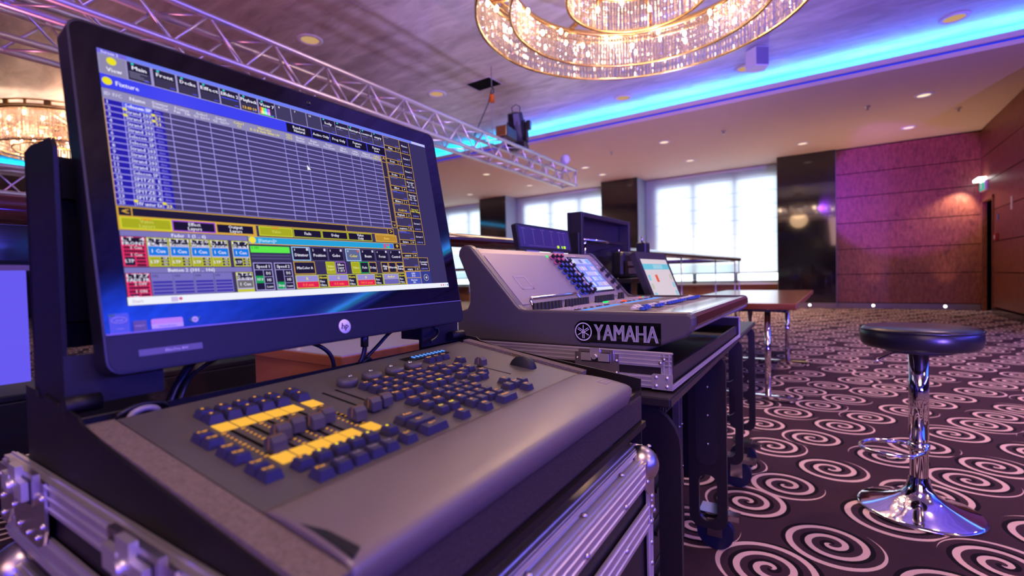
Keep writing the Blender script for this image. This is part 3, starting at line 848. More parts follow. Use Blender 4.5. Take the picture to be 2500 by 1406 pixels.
# ================================================================ trusses
def truss(name, label, p0, p1, z0, size=.29, bay=.50):
    p0, p1 = Vector((*p0, z0)), Vector((*p1, z0))
    L = (p1 - p0).length
    t = thing(name, label, 'truss', p0, math.atan2(p1.y - p0.y, p1.x - p0.x))
    r = .025; h = size / 2
    src = MB().cyl((0, 0, 0), (L, 0, 0), r, 12).build('chord', 'aluminium', t)
    src.location = (0, -h, 0)
    for y, z in ((h, 0), (-h, size), (h, size)): inst(src, t, (0, y, z))
    n = int(L / (bay / 2)); st = L / n
    d = MB().cyl((0, 0, -h + .0), (st, 0, h), .009, 8).build('brace', 'aluminium', t)
    first = True; cnt = 0
    rest = MB()
    for side in range(4):
        for k in range(n):
            sgn = 1 if (k + side) % 2 == 0 else -1
            M = Matrix.Translation((k * st, 0, h)) @ Matrix.Rotation(side * PI / 2, 4, 'X') @ Matrix.Translation((0, -h, 0))
            if sgn < 0: M = M @ Matrix.Translation((st, 0, 0)) @ Matrix.Rotation(PI, 4, 'Z')
            if first: d.matrix_local = M; first = False
            elif cnt < 95: inst(d, t, M=M)
            else: rest.cyl((0, 0, -h), (st, 0, h), .009, 8, 0, M)
            cnt += 1
    if cnt > 96:
        o = rest.build('braces', 'aluminium', t); o['kind'] = 'stuff'
    mb = MB()
    for y, z in ((-h, 0), (h, 0), (-h, size), (h, size)): mb.cyl((L - .03, y, z), (L + .01, y, z), .030, 12)
    for a, b in (((-h, 0), (h, 0)), ((-h, size), (h, size)), ((-h, 0), (-h, size)), ((h, 0), (h, size))): mb.cyl((L - .015, *a), (L - .015, *b), .012, 8)
    mb.build('end_frame', 'aluminium', t)
    return t
truss('lighting_truss', 'long silver box truss running overhead behind the big monitor', (-3.86, -2.6), (-4.32, 8.37), 2.72)
truss('lighting_truss', 'short silver truss piece at the top left corner, left of the long truss', (-4.70, -2.6), (-4.80, 1.85), 2.70)
truss('lighting_truss', 'distant silver truss under the drum chandelier at the left edge', (-7.35, -3.0), (-7.6, 2.2), 2.03)

# moving light standing above the truss, hoist hook beside it
t = thing('moving_light', 'black moving head spotlight mounted over the truss near its far end', 'stage light', (-4.30, 6.52, 3.055), math.radians(18))
mb = MB(); mb.box(-.17, .17, -.13, .13, .0, .10, bev=.015); mb.build('base', 'black_plastic', t)
mb = MB()
for s in (-1, 1): mb.box(s * .17 - .02, s * .17 + .02, -.05, .05, .10, .42, bev=.01)
mb.box(-.19, .19, -.05, .05, .10, .13, bev=.01)
mb.build('yoke', 'black_plastic', t)
M = Matrix.Translation((0, 0, .36)) @ Matrix.Rotation(math.radians(24), 4, 'X')
mb = MB(); mb.lathe([(.0001, -.30), (.10, -.30), (.135, -.24), (.14, .05), (.12, .22), (.0001, .24)], 8, 0, M, False)
for k in range(8):
    a = 2 * PI * k / 8 + .39
    mb.box(.125, .15, -.012, .012, -.22, .10, 0, M @ Matrix.Rotation(a, 4, 'Z'))
mb.build('head', 'black_metal', t)
MB().lathe([(.0001, -.305), (.085, -.305), (.09, -.298)], 16, 0, M).build('lens', 'black_gloss', t)
MB().tube([(-.06, 0, .60), (-.07, -.02, .68), (0, -.02, .72), (.07, -.02, .68), (.06, 0, .60)], .007, 6).build('handle', 'black_plastic', t)
mb = MB(); mb.box(.17, .24, -.06, .06, .30, .44, bev=.012); mb.build('connector_bracket', 'black_plastic', t)
for s in (-1, 1): MB().cyl((s * .1, 0, -.018), (s * .1, 0, 0.0), .02, 8).build('clamp', 'steel', t)
t = thing('work_light', 'black ballast box with copper lit front lying on the truss beside the moving light', 'stage light', (-4.14, 5.98, 3.055), math.radians(10))
mb = MB(); mb.box(-.09, .09, -.16, .22, .02, .19, bev=.015); mb.build('housing', 'black_metal', t)
mb = MB(); mb.box(-.085, .085, -.175, -.158, .03, .18, bev=.006); mb.build('front_plate', 'gold', t)
for yy in (-.1, .14): MB().box(-.05, .05, yy - .02, yy + .02, -.015, .02).build('clamp', 'steel', t)
t = thing('chain_hoist', 'hoist chain with black hook and orange block dropping to the truss', 'hoist', (-4.62, 6.30, ZC))
mb = MB(); mb.cyl((0, 0, 0), (0, 0, -.33), .006, 6); mb.build('rope', 'cable_grey', t)
mb = MB(); mb.tube([(0, 0, -.33), (.035, .0, -.36), (.035, 0, -.42), (0, 0, -.45), (-.03, 0, -.42)], .012, 8); mb.build('hook', 'black_metal', t)
mb = MB(); mb.box(-.035, .035, -.035, .035, -.58, -.45, bev=.012); mb.build('hook_block', 'orange_plastic', t)
mb = MB()
z = -.58
while z > -1.28:
    mb.tube([(.010 * math.cos(a), 0, z - .018 + .018 * math.sin(a)) for a in [k * PI / 4 for k in range(8)]], .003, 5, 0, None, True); z -= .028
    mb.tube([(0, .010 * math.cos(a), z - .018 + .018 * math.sin(a)) for a in [k * PI / 4 for k in range(8)]], .003, 5, 0, None, True); z -= .028
mb.build('chain', 'steel', t)
mb = MB(); mb.tube([(0, 0, -.36), (-.03, -.06, -.6), (-.08, -.2, -.9), (-.12, -.32, -1.15), (-.10, -.34, -1.36)], .008, 6); mb.build('power_cable', 'cable_rubber', t)
# small fittings on the truss end
t = thing('truss_spotlight', 'small pale disc shaped spotlight on top of the truss end', 'stage light', (-4.22, 8.02, 3.04))
MB().lathe([(.0001, -.02), (.09, -.02), (.10, 0), (.09, .03), (.0001, .03)], 20, 0, Matrix.Translation((0, 0, .12)) @ Matrix.Rotation(PI / 2, 4, 'X')).build('lamp_head', 'white_plastic', t)
mb = MB(); mb.cyl((0, 0, -.015), (0, 0, .06), .015, 8); mb.build('clamp', 'black_metal', t)
# ================================================================ lighting desk
YAW = math.radians(2.07)
OX, OY, OZ = -.243, .1782, .8245
Ud = Vector((-math.sin(YAW), math.cos(YAW), 0)); Vd = Vector((-math.cos(YAW), -math.sin(YAW), 0)); Zd = Vector((0, 0, 1))
MD = frame((OX, OY, 0), Ud, Vd, Zd)          # desk frame: u along the operator's right, v away from him, z up
TL = math.atan(.12)
MW = frame((OX, OY, OZ), Ud, Vd * math.cos(TL) + Zd * math.sin(TL))   # tilted panel frame: (u, v, n)

def rivet(mb, p, n, r=.005, mi=0):
    q = Vector(n).to_track_quat('Z', 'Y').to_matrix().to_4x4(); q.translation = Vector(p)
    mb.lathe([(r, 0), (r * .92, .0018), (r * .5, .003), (.0001, .0034)], 10, mi, q)
def ball_corner(mb, c, sx, sy, sz, r=.034):
    """rounded steel corner cap with its three riveted flanges; s = signs of the outward directions"""
    c = Vector(c)
    k = c - Vector((sx, sy, sz)) * r * .42
    mb.sphere(k, r, 12)
def alu_bar(mb, a, b, w, t, wdir, ndir, ribs=3, mi=0):
    """flat extruded edge strip from a to b: width along wdir, sticking out along ndir, with raised ribs"""
    a, b, wdir, ndir = Vector(a), Vector(b), Vector(wdir).normalized(), Vector(ndir).normalized()
    prof = [(0, 0), (0, t)]
    for k in range(ribs):
        c = w * (k + .5) / ribs; h = w / ribs * .18
        prof += [(c - h, t), (c - h * .6, t * 1.55), (c + h * .6, t * 1.55), (c + h, t)]
    prof += [(w, t), (w, 0)]
    n = len(prof); v = []
    for p in (a, b):
        v += [p + wdir * x + ndir * y for x, y in prof]
    mb.add(v, [tuple(range(n))[::-1], tuple(range(n, 2 * n))] + [(i, (i + 1) % n, n + (i + 1) % n, n + i) for i in range(n)], mi)
def bars(parent, name, *specs):
    for a in specs:
        mb = MB(); alu_bar(mb, *a); mb.build(name, 'aluminium', parent)
_rv = {}
def rivets(parent, items, r=.0045, mat='zinc'):
    for p_, n_ in items:
        q = Vector(n_).to_track_quat('Z', 'Y').to_matrix().to_4x4(); q.translation = Vector(p_)
        k = (r, mat)
        if k not in _rv:
            mb = MB(); rivet(mb, (0, 0, 0), (0, 0, 1), r); _rv[k] = mb.build('rivet', mat, parent); _rv[k].matrix_local = q
        else: inst(_rv[k], parent, M=q)
def butterfly_latch(parent, M):
    """recessed twist latch: dished plate with rivets, hook and folding wings; built in the x-z plane of M, facing -y"""
    mb = MB()
    mb.prism([(-.056, .012), (.056, .012), (.056, -.035), (.045, -.052), (.03, -.058), (-.03, -.058), (-.045, -.052), (-.056, -.035)], -.0025, 0, 'y', 0, M)
    mb.prism([(-.044, .020), (.044, .020), (.044, -.004), (.038, -.012), (-.038, -.012), (-.044, -.004)], -.0075, -.002, 'y', 0, M)
    for x, z in ((-.050, -.004), (.050, -.004), (-.049, -.032), (.049, -.032), (0, -.050), (-.030, -.048), (.030, -.048)):
        rivet(mb, M @ Vector((x, -.0025, z)), M.to_3x3() @ Vector((0, -1, 0)), .0042)
    o = mb.build('latch', 'zinc', parent)
    mb = MB()
    mb.box(-.036, .036, -.0085, -.006, -.010, .014, 0, M)
    mb.build('latch_dish', 'black_metal', o)
    mb = MB()
    for s in (-1, 1):
        mb.box(s * .022 - .013, s * .022 + .013, -.014, -.0085, -.006, .012, 0, M)
    mb.cyl(M @ Vector((0, -.006, .004)), M @ Vector((0, -.018, .004)), .006, 10)
    mb.box(-.012, .012, -.013, -.007, .002, .024, 0, M)
    mb.build('latch_wing', 'aluminium', o)
    return o

# --------- big case the lighting desk stands on
U0, U1, V1 = -.045, .612, .55
t = thing('flight_case', 'big black flight case with aluminium edges and ball corners under the lighting desk', 'flight case', M=MD)
mb = MB(); mb.box(U0 + .004, U1 - .004, .004, V1 - .004, .10, .688); mb.build('body', 'black_ply', t)
for z0, z1 in ((.652, .690), (.575, .620), (.10, .14)):
    bars(t, 'front_edging', ((U0, 0, z0), (U1, 0, z0), z1 - z0, .003, (0, 0, 1), (0, -1, 0)))
    bars(t, 'side_edging', ((U0 + .003, 0, z0), (U0 + .003, V1, z0), z1 - z0, .003, (0, 0, 1), (-1, 0, 0)), ((U1 - .003, V1, z0), (U1 - .003, 0, z0), z1 - z0, .003, (0, 0, 1), (1, 0, 0)))
bars(t, 'front_edging', ((U0, 0, .690), (U1, 0, .690), .038, .003, (0, 1, 0), (0, 0, 1)))
for u, s in ((U0, 1), (U1, -1)): bars(t, 'side_edging', ((u, 0, .690), (u, V1, .690), .034, .003, (s, 0, 0), (0, 0, 1)))
for u, s in ((U1, 1), (U0, -1)):
    bars(t, 'corner_edging', ((u, 0, .11), (u, 0, .665), .028, .003, (-s, 0, 0), (0, -1, 0), 2), ((u, 0, .11), (u, 0, .665), .028, .003, (0, 1, 0), (s, 0, 0), 2))
    rivets(t, [((u - s * .013, -.004, z), (0, -1, 0)) for z in (.62, .585, .55, .515, .47, .36, .25)])
for u, s in ((U1, 1), (U0, -1)):
    for v, q in ((0, -1), (V1, 1)):
        mb = MB(); ball_corner(mb, (u, v, .692), s, q, 1, .030)
        mb.prism([(u - s * .045, .692), (u + s * .002, .692), (u + s * .002, .60), (u - s * .018, .60), (u - s * .026, .635), (u - s * .045, .65)], v + q * .004 - .0015, v + q * .004 + .0015, 'y')
        for dx, dz in ((.012, .61), (.012, .628), (.034, .66)): rivet(mb, (u - s * dx, v + q * .0055, dz), (0, q, 0), .0042)
        mb.build('ball_corner', 'zinc', t)
for u in [U0 + .10 + .14 * k for k in range(5)]:
    rivets(t, [((u, -.0045, .662), (0, -1, 0)), ((u + .03, .012, .6945), (0, 0, 1)), ((u, -.0045, .597), (0, -1, 0)), ((U0 - .0015, (u - U0) * .9, .662), (-1, 0, 0)), ((U0 - .0015, (u - U0) * .9, .597), (-1, 0, 0))])
for i, (u, v) in enumerate(((.02, .08), (.54, .08), (.02, .58), (.54, .58))):
    mb = MB(); mb.cyl((u - .015, v, .05), (u + .015, v, .05), .05, 20); mb.build('caster', 'caster_blue', t)
    c = t.children[-1]
    mb = MB(); mb.box(u - .03, u - .02, v - .02, v + .02, .04, .101); mb.box(u + .02, u + .03, v - .02, v + .02, .04, .101); mb.box(u - .04, u + .04, v - .04, v + .04, .093, .101)
    mb.build('caster_fork', 'steel', c)

# --------- shallow tray case holding the desk
t = thing('console_case', 'shallow aluminium edged case tray around the lighting desk, with butterfly latches', 'flight case', M=MD)
A0, A1 = -.038, .618
V1 = .585
mb = MB()
mb.box(A0 + .003, A0 + .012, .035, V1 - .03, .705, .805); mb.box(A1 - .012, A1 - .003, .035, V1 - .03, .705, .797)
mb.box(A0 + .012, A1 - .012, V1 - .042, V1 - .03, .705, .797); mb.box(A0 + .003, A1 - .003, .035, V1 - .03, .697, .706)
mb.build('tray', 'black_ply', t)
bars(t, 'front_sill', ((A0, .018, .704), (A1, .018, .704), .034, .003, (0, 1, 0), (0, 0, 1), 2), ((A0, .018, .698), (A1, .018, .698), .008, .003, (0, 0, 1), (0, -1, 0), 1))
for u, s in ((A0, -1), (A1, 1)):
    bars(t, 'side_edging', ((u, .03, .805), (u, V1 - .03, .805), .008, .003, (-s, 0, 0), (0, 0, 1), 1), ((u, .03, .778), (u, V1 - .03, .778), .030, .003, (0, 0, 1), (s, 0, 0), 3),
         ((u, .03, .715), (u, V1 - .03, .715), .036, .003, (0, 0, 1), (s, 0, 0), 2), ((u, .03, .705), (u, .03, .798), .010, .003, (-s, 0, 0), (0, -1, 0), 1))
mb = MB(); mb.box(A0 - .003, A1 + .003, V1 - .03, V1 - .025, .775, .801); mb.build('rear_edging', 'aluminium', t)
# latches on the left side face the camera
for v in (.18, .455):
    butterfly_latch(t, Matrix.Translation((A0 - .004, v, .796)) @ Matrix.Rotation(-PI / 2, 4, 'Z'))
mb = MB()
mb.prism([(V1 - .085, .801), (V1 - .028, .801), (V1 - .028, .735), (V1 - .05, .735), (V1 - .085, .77)], A0 - .007, A0 - .0035, 'x')
for v, z in ((V1 - .075, .79), (V1 - .04, .79), (V1 - .04, .765), (V1 - .04, .745)): rivet(mb, (A0 - .007, v, z), (-1, 0, 0), .0045)
mb.build('corner_plate', 'zinc', t)
mb = MB(); mb.box(.565, .580, .055, .075, .706, .757); mb.box(.552, .565, .055, .060, .706, .757); rivet(mb, (.572, .055, .735), (0, -1, 0), .005)
mb.build('inner_catch', 'aluminium', t)

# --------- black sheet metal stand: side plates, foam, screen bracket
t = thing('desk_stand', 'black sheet metal stand with tall screen bracket rising behind the lighting desk', 'stand', M=MD)
def side_outline():
    return [(.012, .71), (.515, .71), (.515, .891), (.48, .889), (.478, .882), (.455, .881), (.453, .886), (.41, .882), (.408, .876), (.385, .875), (.383, .879), (.355, .876), (.345, .870), (.305, .861), (.012, .822)]
mb = MB(); mb.prism(side_outline(), -.0290, -.0265, 'x'); mb.build('side_plate', 'stand_black', t)
mb = MB(); mb.prism(side_outline(), .604, .607, 'x'); mb.build('side_plate', 'stand_black', t)
mb = MB(); mb.box(-.033, .604, .010, .05, .752, .796, bev=.004); mb.build('front_foam', 'foam', t)
mb = MB(); mb.box(-.033, .604, .004, .012, .742, .752); mb.box(-.033, .604, .012, .02, .796, .803); mb.build('front_lip', 'stand_black', t)
mb = MB(); mb.box(-.033, .604, .10, .105, .706, .752); mb.build('recess_panel', 'stand_black', t)
mb = MB(); mb.box(-.0265, .604, .385, .389, .72, .867); mb.build('rear_panel', 'stand_black', t)
mb = MB(); mb.box(-.0265, .604, .505, .515, .72, .80); mb.build('bottom_rail', 'stand_black', t)
# bracket leaves carrying the screen
for u0, u1, z0 in ((-.026, .06, .878), (.49, .598, .868)): MB().box(u0, u1, .398, .402, z0, .93).build('hinge_leaf', 'black_metal', t)
for u0, u1 in ((-.030, -.001), (.56, .600)):
    mb = MB()
    mb.cyl((u0, .388, .882), (u1, .388, .882), .009, 10)
    mb.build('hinge', 'stand_black', t)
mb = MB()
mb.prism([(.40, .875), (.494, .875), (.494, 1.148), (.47, 1.152), (.41, 1.150), (.40, 1.14)], -.026, -.022, 'x'); mb.build('bracket_cheek', 'stand_black', t)
mb = MB()
mb.prism([(.40, .875), (.494, .875), (.494, 1.148), (.47, 1.152), (.41, 1.150), (.40, 1.14)], .53, .534, 'x'); mb.build('bracket_cheek', 'stand_black', t)
mb = MB(); mb.box(-.026, .534, .487, .493, .93, 1.148); mb.build('bracket_back', 'stand_black', t)
mb = MB()
for z in (.96, 1.10): mb.box(.0, .53, .478, .487, z, z + .04)
mb.build('bracket_bar', 'stand_black', t)

# --------- the control wing
LW, LB = .536, .575      # right edge at the front and at the back of the panel
t = thing('lighting_console', 'charcoal lighting control desk covered with backlit keys and faders', 'lighting console', M=MW)
mb = MB()
mb.prism([(0, .096), (LW, .096), (LB, .380), (0, .354)], -.03, 0, 'z')
mb.build('panel', 'console_paint', t)
# rounded armrest along the front edge
prof = [(.097, -.03), (.097, .0005), (.090, .0022), (.070, .0042), (.045, .0046), (.022, .0036), (.010, .0024), (.0045, .0008), (.001, -.0025), (0, -.008), (.004, -.026), (.012, -.03)]
mb = MB()
n = len(prof); v = []
stn = [(0.0, .0), (.006, .0), (LW - .014, .0), (LW - .004, .002), (LW, .006)]
for u, ins in stn: v += [(u, p[0] + (ins if p[0] < .03 else 0), p[1] - (ins * .5 if p[1] > -.02 else 0)) for p in prof]
f = [tuple(range(n)), tuple(range((len(stn) - 1) * n, len(stn) * n))[::-1]]
for k in range(len(stn) - 1): f += [(k * n + i, k * n + (i + 1) % n, (k + 1) * n + (i + 1) % n, (k + 1) * n + i) for i in range(n)]
mb.add(v, f, 0, None, False)
o = mb.build('armrest', 'armrest_paint', t)
for p in o.data.polygons: p.use_smooth = len(p.vertices) == 4
mb = MB(); mb.box(-.0255, -.002, .0, .354, -.022, .001); mb.build('felt_strip', 'felt', t)
mb = MB(); mb.prism([(LW + .003, .09), (LW + .020, .09), (LB + .024, .372), (LB + .004, .372)], -.02, .004, 'z'); mb.build('felt_strip', 'felt', t)
mb = MB(); mb.prism([(-.0020, .0), (-.0004, .0), (-.0004, .372), (-.0020, .372)], -.03, -.006, 'z'); mb.build('side_gap', 'black_void', t)
mb = MB(); mb.prism([(.004, .060), (.011, .040), (.013, .010), (.004, .006)], .0002, .0046, 'z'); mb.build('end_cap', 'black_plastic', t)
mb = MB()
for x0, x1, y0, y1 in ((.498, .522, .0325, .0335), (.498, .522, .0465, .0475), (.498, .499, .0335, .0465), (.521, .522, .0335, .0465)): mb.box(x0, x1, y0, y1, .0038, .0052)
add_text(mb, 'MA', frame((.510, .040, .0052), (1, 0, 0), (0, 1, 0)), .011, 0)
mb.build('maker_mark', 'panel_engrave', t)

# keys
def key_mb(w, d, legend, lit, h=.0085, dot=False):
    mb = MB()
    mb.frustum(-w / 2, w / 2, -d / 2, d / 2, .0004, h, .0023, .0023, 0)
    q = .0023
    # dished top
    mb.frustum(-w / 2 + q, w / 2 - q, -d / 2 + q, d / 2 - q, h, h + .0001, .0006, .0006, 0)
    if dot:
        mb.lathe([(.0001, h + .0004), (.0016, h + .0004)], 8, 1, Matrix.Translation((-w * .08, d * .16, 0)), False)
    elif legend:
        add_text(mb, legend, frame((-w * .04, d * .12, h + .0004), (1, 0, 0), (0, 1, 0)), .0046, 1, width=min(w * .60, .0020 * len(legend) + .002), bold=.10)
    return mb
_kc = {}
def key(u, v, w=.0158, d=.0158, legend='', lit='led_dim', dot=False):
    k = (round(w, 4), round(d, 4), legend, lit, dot)
    if k in _kc:
        return inst(_kc[k], t, (u, v, 0))
    o = key_mb(w, d, legend, lit, .0085, dot).build('key', ['key_plastic', lit], t); o.location = (u, v, 0)
    _kc[k] = o
    return o
CU = [.058, .0765, .0950, .1130, .1310, .1565]
for i, u in enumerate(CU):
    key(u, .304, dot=True, lit='led_orange'); key(u, .286, dot=True, lit='led_orange')
    key(u, .136, dot=True, lit='led_orange' if i == 0 else 'led_yellow')
    key(u, .110, d=.0165, legend=['Fix', 'Sel', 'Off', 'Temp', 'Top', 'Go+'][i], lit='panel_engrave' if 0 < i < 5 else 'led_orange')
for i, v in enumerate((.246, .2285, .2015, .184, .156, .1385)):
    key(.030, v, legend=['ch pg+', 'ch pg-', 'fd pg+', 'fd pg-', 'bt pg+', 'bt pg-'][i], lit='led_orange')
for v, s in ((.146, 'Pause'), (.128, 'Go -'), (.110, 'Go +')): key(.195, v, w=.034, legend=s, lit='led_dim')
NB1 = [['X1', 'X2', 'X3'], ['X4', 'X5', 'X6'], ['X7', 'X8', 'X9'], ['Page', 'Effect', 'Macro']]
NB2 = [['Setup', 'Tools', 'View'], ['Preset', 'Seq', 'Cue'], ['Exec', 'Chan', 'Fixt'], ['Group', 'High', 'Solo']]
for i, v in enumerate((.266, .247, .2285, .210)):
    for j, u in enumerate((.238, .256, .2745)): key(u, v, legend=NB1[i][j])
    for j, u in enumerate((.302, .3205, .339)): key(u, v, legend=NB2[i][j], lit='led_yellow' if (i, j) == (3, 1) else 'led_dim')
for u, v, s in ((.366, .264, 'Back'), (.386, .266, 'Prev'), (.368, .240, 'Set'), (.389, .246, 'Next'), (.408, .250, 'Clear'), (.370, .212, 'Edit'), (.390, .2245, 'Upd'), (.412, .2285, 'Store'), (.374, .190, 'Del'), (.394, .190, 'Copy'), (.414, .204, 'Move')):
    key(u, v, legend=s)
NUM = [['7', '8', '9', '+'], ['4', '5', '6', 'Thru'], ['1', '2', '3', '-'], ['0', '.', 'If', 'At']]
for i, v in enumerate((.182, .1637, .1455, .127)):
    for j, u in enumerate((.286, .3045, .3228, .341)): key(u, v, legend=NUM[i][j], lit='led_dim')
for u, v, s in ((.239, .182, 'Time'), (.2585, .182, 'Oops'), (.240, .160, 'Esc'), (.2595, .160, 'Full'), (.241, .1385, 'On'), (.261, .1385, 'Off'), (.247, .112, 'MA')):
    key(u, v, legend=s, lit='led_yellow' if s in ('On', 'Off') else 'led_dim')
key(.288, .1085, legend='Ass'); key(.336, .1085, w=.034, legend='Please', lit='led_dim')
for u, v, s in ((.398, .152, 'Up'), (.378, .133, '<'), (.397, .133, 'Set'), (.416, .133, '>'), (.398, .114, 'Dn')): key(u, v, legend=s)
for u, v, s in ((.404, .305, 'Blind'), (.422, .305, 'Frz'), (.440, .305, 'Prv'), (.444, .272, 'B.O.')): key(u, v, legend=s)
# lit labels above and below the faders
def label(u, v):
    mb = MB(); mb.box(-.0082, .0082, -.0105, .0105, 0, .0008, bev=.0003); o = mb.build('lit_label', 'led_label', t); o.location = (u, v, .0002); return o
l0 = None
for i, u in enumerate(CU):
    for v in (.264, .1625):
        if l0 is None: l0 = label(u, v)
        else: inst(l0, t, (u, v, .0002))
# fader slots, scale dashes, caps
mb = MB(); mb.prism([(-.0016, .172), (.0016, .172), (.0016, .252), (-.0016, .252)], .0002, .0006, 'z'); s0 = mb.build('fader_slot', 'black_void', t)
s0.location = (CU[0], 0, 0)
for u in CU[1:]: inst(s0, t, (u, 0, 0))
mb = MB(); mb.prism([(-.0014, .196), (.0014, .196), (.0014, .288), (-.0014, .288)], .0002, .0006, 'z'); s1 = mb.build('crossfader_slot', 'black_void', t)
s1.location = (.188, 0, 0); inst(s1, t, (.207, 0, 0))
mb = MB()
for k in range(11): mb.box(-.0020 if k % 5 == 0 else -.0013, .0020 if k % 5 == 0 else .0013, .176 + k * .0072, .1769 + k * .0072, .0003, .0007)
d0 = mb.build('level_dashes', 'led_orange', t); d0.location = (CU[0] - .0085, 0, 0)
for u in CU[1:] + [.1655]: inst(d0, t, (u - .0085, 0, 0))
def cap_mb():
    mb = MB()
    mb.prism([(-.0085, .0035), (.0085, .0035), (.0072, .0130), (.0028, .0168), (-.0028, .0168), (-.0072, .0130)], -.0068, .0068, 'x', 0)
    mb.box(-.0020, .0020, -.0045, .0045, .0006, .0035, 0)
    mb.box(-.0069, .0069, -.00025, .00025, .0167, .0170, 1)
    mb.box(-.0070, -.0067, -.00025, .00025, .006, .0160, 1)
    return mb
c0 = cap_mb().build('fader_cap', ['fader_plastic', 'led_thin'], t); c0.location = (CU[0], .1765, 0)
for u, v in ((CU[1], .198), (CU[2], .204), (CU[3], .198), (CU[4], .205), (CU[5], .186), (.188, .197), (.207, .199)): inst(c0, t, (u, v, 0))
inst(c0, t, (.447, .232, 0))
mb = MB(); mb.prism([(-.0008, .172), (.0008, .172), (.0008, .236), (-.0008, .236)], .0002, .0005, 'z'); o = mb.build('master_slot', 'black_void', t); o.location = (.447, 0, 0)
# round dials with a finger dimple and a half sunk wheel
M = Matrix.Translation((.0045, .004, 0))
mb = MB(); mb.lathe([(.0125, .0), (.0138, .0012), (.0142, .006), (.0136, .0092), (.0120, .0102), (.0001, .0104)], 28)
mb.lathe([(.0001, .0108), (.0016, .0110), (.0030, .0122), (.0034, .0112)], 12, 1, Matrix.Translation((.006, .003, 0)))
e0 = mb.build('dial', ['fader_plastic', 'chrome'], t); e0.location = (.230, .294, 0)
for i, (u, v) in enumerate(((.272, .294), (.315, .294), (.355, .295))):
    inst(e0, t, M=Matrix.Translation((u, v, 0)) @ Matrix.Rotation(.8 * (i + 1), 4, 'Z'))
mb = MB(); mb.lathe([(.0001, -.008), (.022, -.008), (.024, -.006), (.024, .006), (.022, .008), (.0001, .008)], 40, 0, Matrix.Translation((.505, .184, -.006)) @ Matrix.Rotation(PI / 2, 4, 'Y'))
mb.build('level_wheel', 'rubber', t)
mb = MB(); mb.box(-.052, .052, -.011, .011, 0, .0006); o = mb.build('usb_bay', 'black_plastic', t); o.location = (.43, .338, .0004)
mb = MB()
for k in range(9): mb.box(-.0014, .0014, -.004, .004, 0, .0012); mb.v = [q + Vector((.0095, 0, 0)) for q in mb.v]
o = mb.build('console_lamp', 'led_blue', t); o.location = (.395, .342, .001)

# ---------------------------------------------------------------- all-in-one computer
X = Vector((-.018, 1.0, .007)).normalized(); Y = Vector((-.178, -.010, .984)).normalized()
Y = (Y - X * Y.dot(X)).normalized()
MS = frame((-.666, .182, 1.26), X, Y)
t = thing('all_in_one_computer', 'large black all-in-one computer showing a lighting control program', 'computer', M=MS)
BX0, BX1, BY0, BY1 = -.0235, .5390, -.3560, .0280
def rrect(x0, x1, y0, y1, r, n=6, corners=(1, 1, 1, 1)):
    p = []
    for (cx_, cy_, a), on in zip(((x1 - r, y0 + r, -PI / 2), (x1 - r, y1 - r, 0), (x0 + r, y1 - r, PI / 2), (x0 + r, y0 + r, PI)), corners):
        if on: p += [(cx_ + r * math.cos(a + PI / 2 * k / n), cy_ + r * math.sin(a + PI / 2 * k / n)) for k in range(n + 1)]
        else: p.append((x1 if a in (-PI / 2, 0) else x0, y0 if a in (-PI / 2, PI) else y1))
    return p
mb = MB(); mb.prism(rrect(BX0, BX1, BY0, BY1, .014), -.032, -.0035, 'z'); mb.build('housing', 'black_plastic', t)
mb = MB()
a = rrect(BX0, BX1, BY0, BY1, .014); b = rrect(BX0 + .0022, BX1 - .0022, BY0 + .0022, BY1 - .0022, .0125)
n = len(a); v = [(p[0], p[1], -.0042) for p in a] + [(p[0], p[1], -.0004) for p in a] + [(p[0], p[1], -.0002) for p in b] + [(p[0], p[1], -.0042) for p in b]
f = []
for r in range(3): f += [(r * n + i, r * n + (i + 1) % n, (r + 1) * n + (i + 1) % n, (r + 1) * n + i) for i in range(n)]
mb.add(v, f); mb.build('rim', 'bezel_rim', t)
CH = -.3155
mb = MB(); mb.prism(rrect(BX0 + .0022, BX1 - .0022, CH + .0012, BY1 - .0022, .0125, 6, (0, 1, 1, 0)), -.0036, -.0006, 'z'); mb.build('front_glass', 'bezel_glass', t)
mb = MB(); mb.prism(rrect(BX0 + .0022, BX1 - .0022, BY0 + .0022, CH, .0125, 6, (1, 0, 0, 1)), -.0036, .0010, 'z'); mb.build('chin', 'chin_plastic', t)
mb = MB(); mb.box(BX0 + .0022, BX1 - .0022, CH, CH + .0016, -.001, .0022); mb.build('chin_ledge', 'bezel_rim', t)
mb = MB(); mb.lathe([(.0001, .0016), (.0100, .0016), (.0105, .0010)], 28, 0, Matrix.Translation((.2605, -.3362, 0)))
add_text(mb, 'hp', frame((.2605, -.3352, .0019), (1, 0, 0), (.25, 1, 0), (0, 0, 1)), .0135, 1, bold=.04)
mb.build('maker_badge', ['logo_silver', 'chin_plastic'], t)
mb = MB(); mb.box(.004, .065, -.3405, -.3335, .0008, .0014, 0); add_text(mb, 'EliteOne 800', frame((.039, -.337, .0017), (1, 0, 0), (0, 1, 0)), .0042, 1)
mb.build('name_strip', ['sticker_grey', 'logo_silver'], t); t.children[-1].data.materials[0] = MATS['black_metal']
mb = MB(); mb.lathe([(.0001, .0002), (.0030, .0002), (.0034, -.0004)], 16, 0, Matrix.Translation((.258, .0125, 0))); mb.build('webcam', 'black_gloss', t)
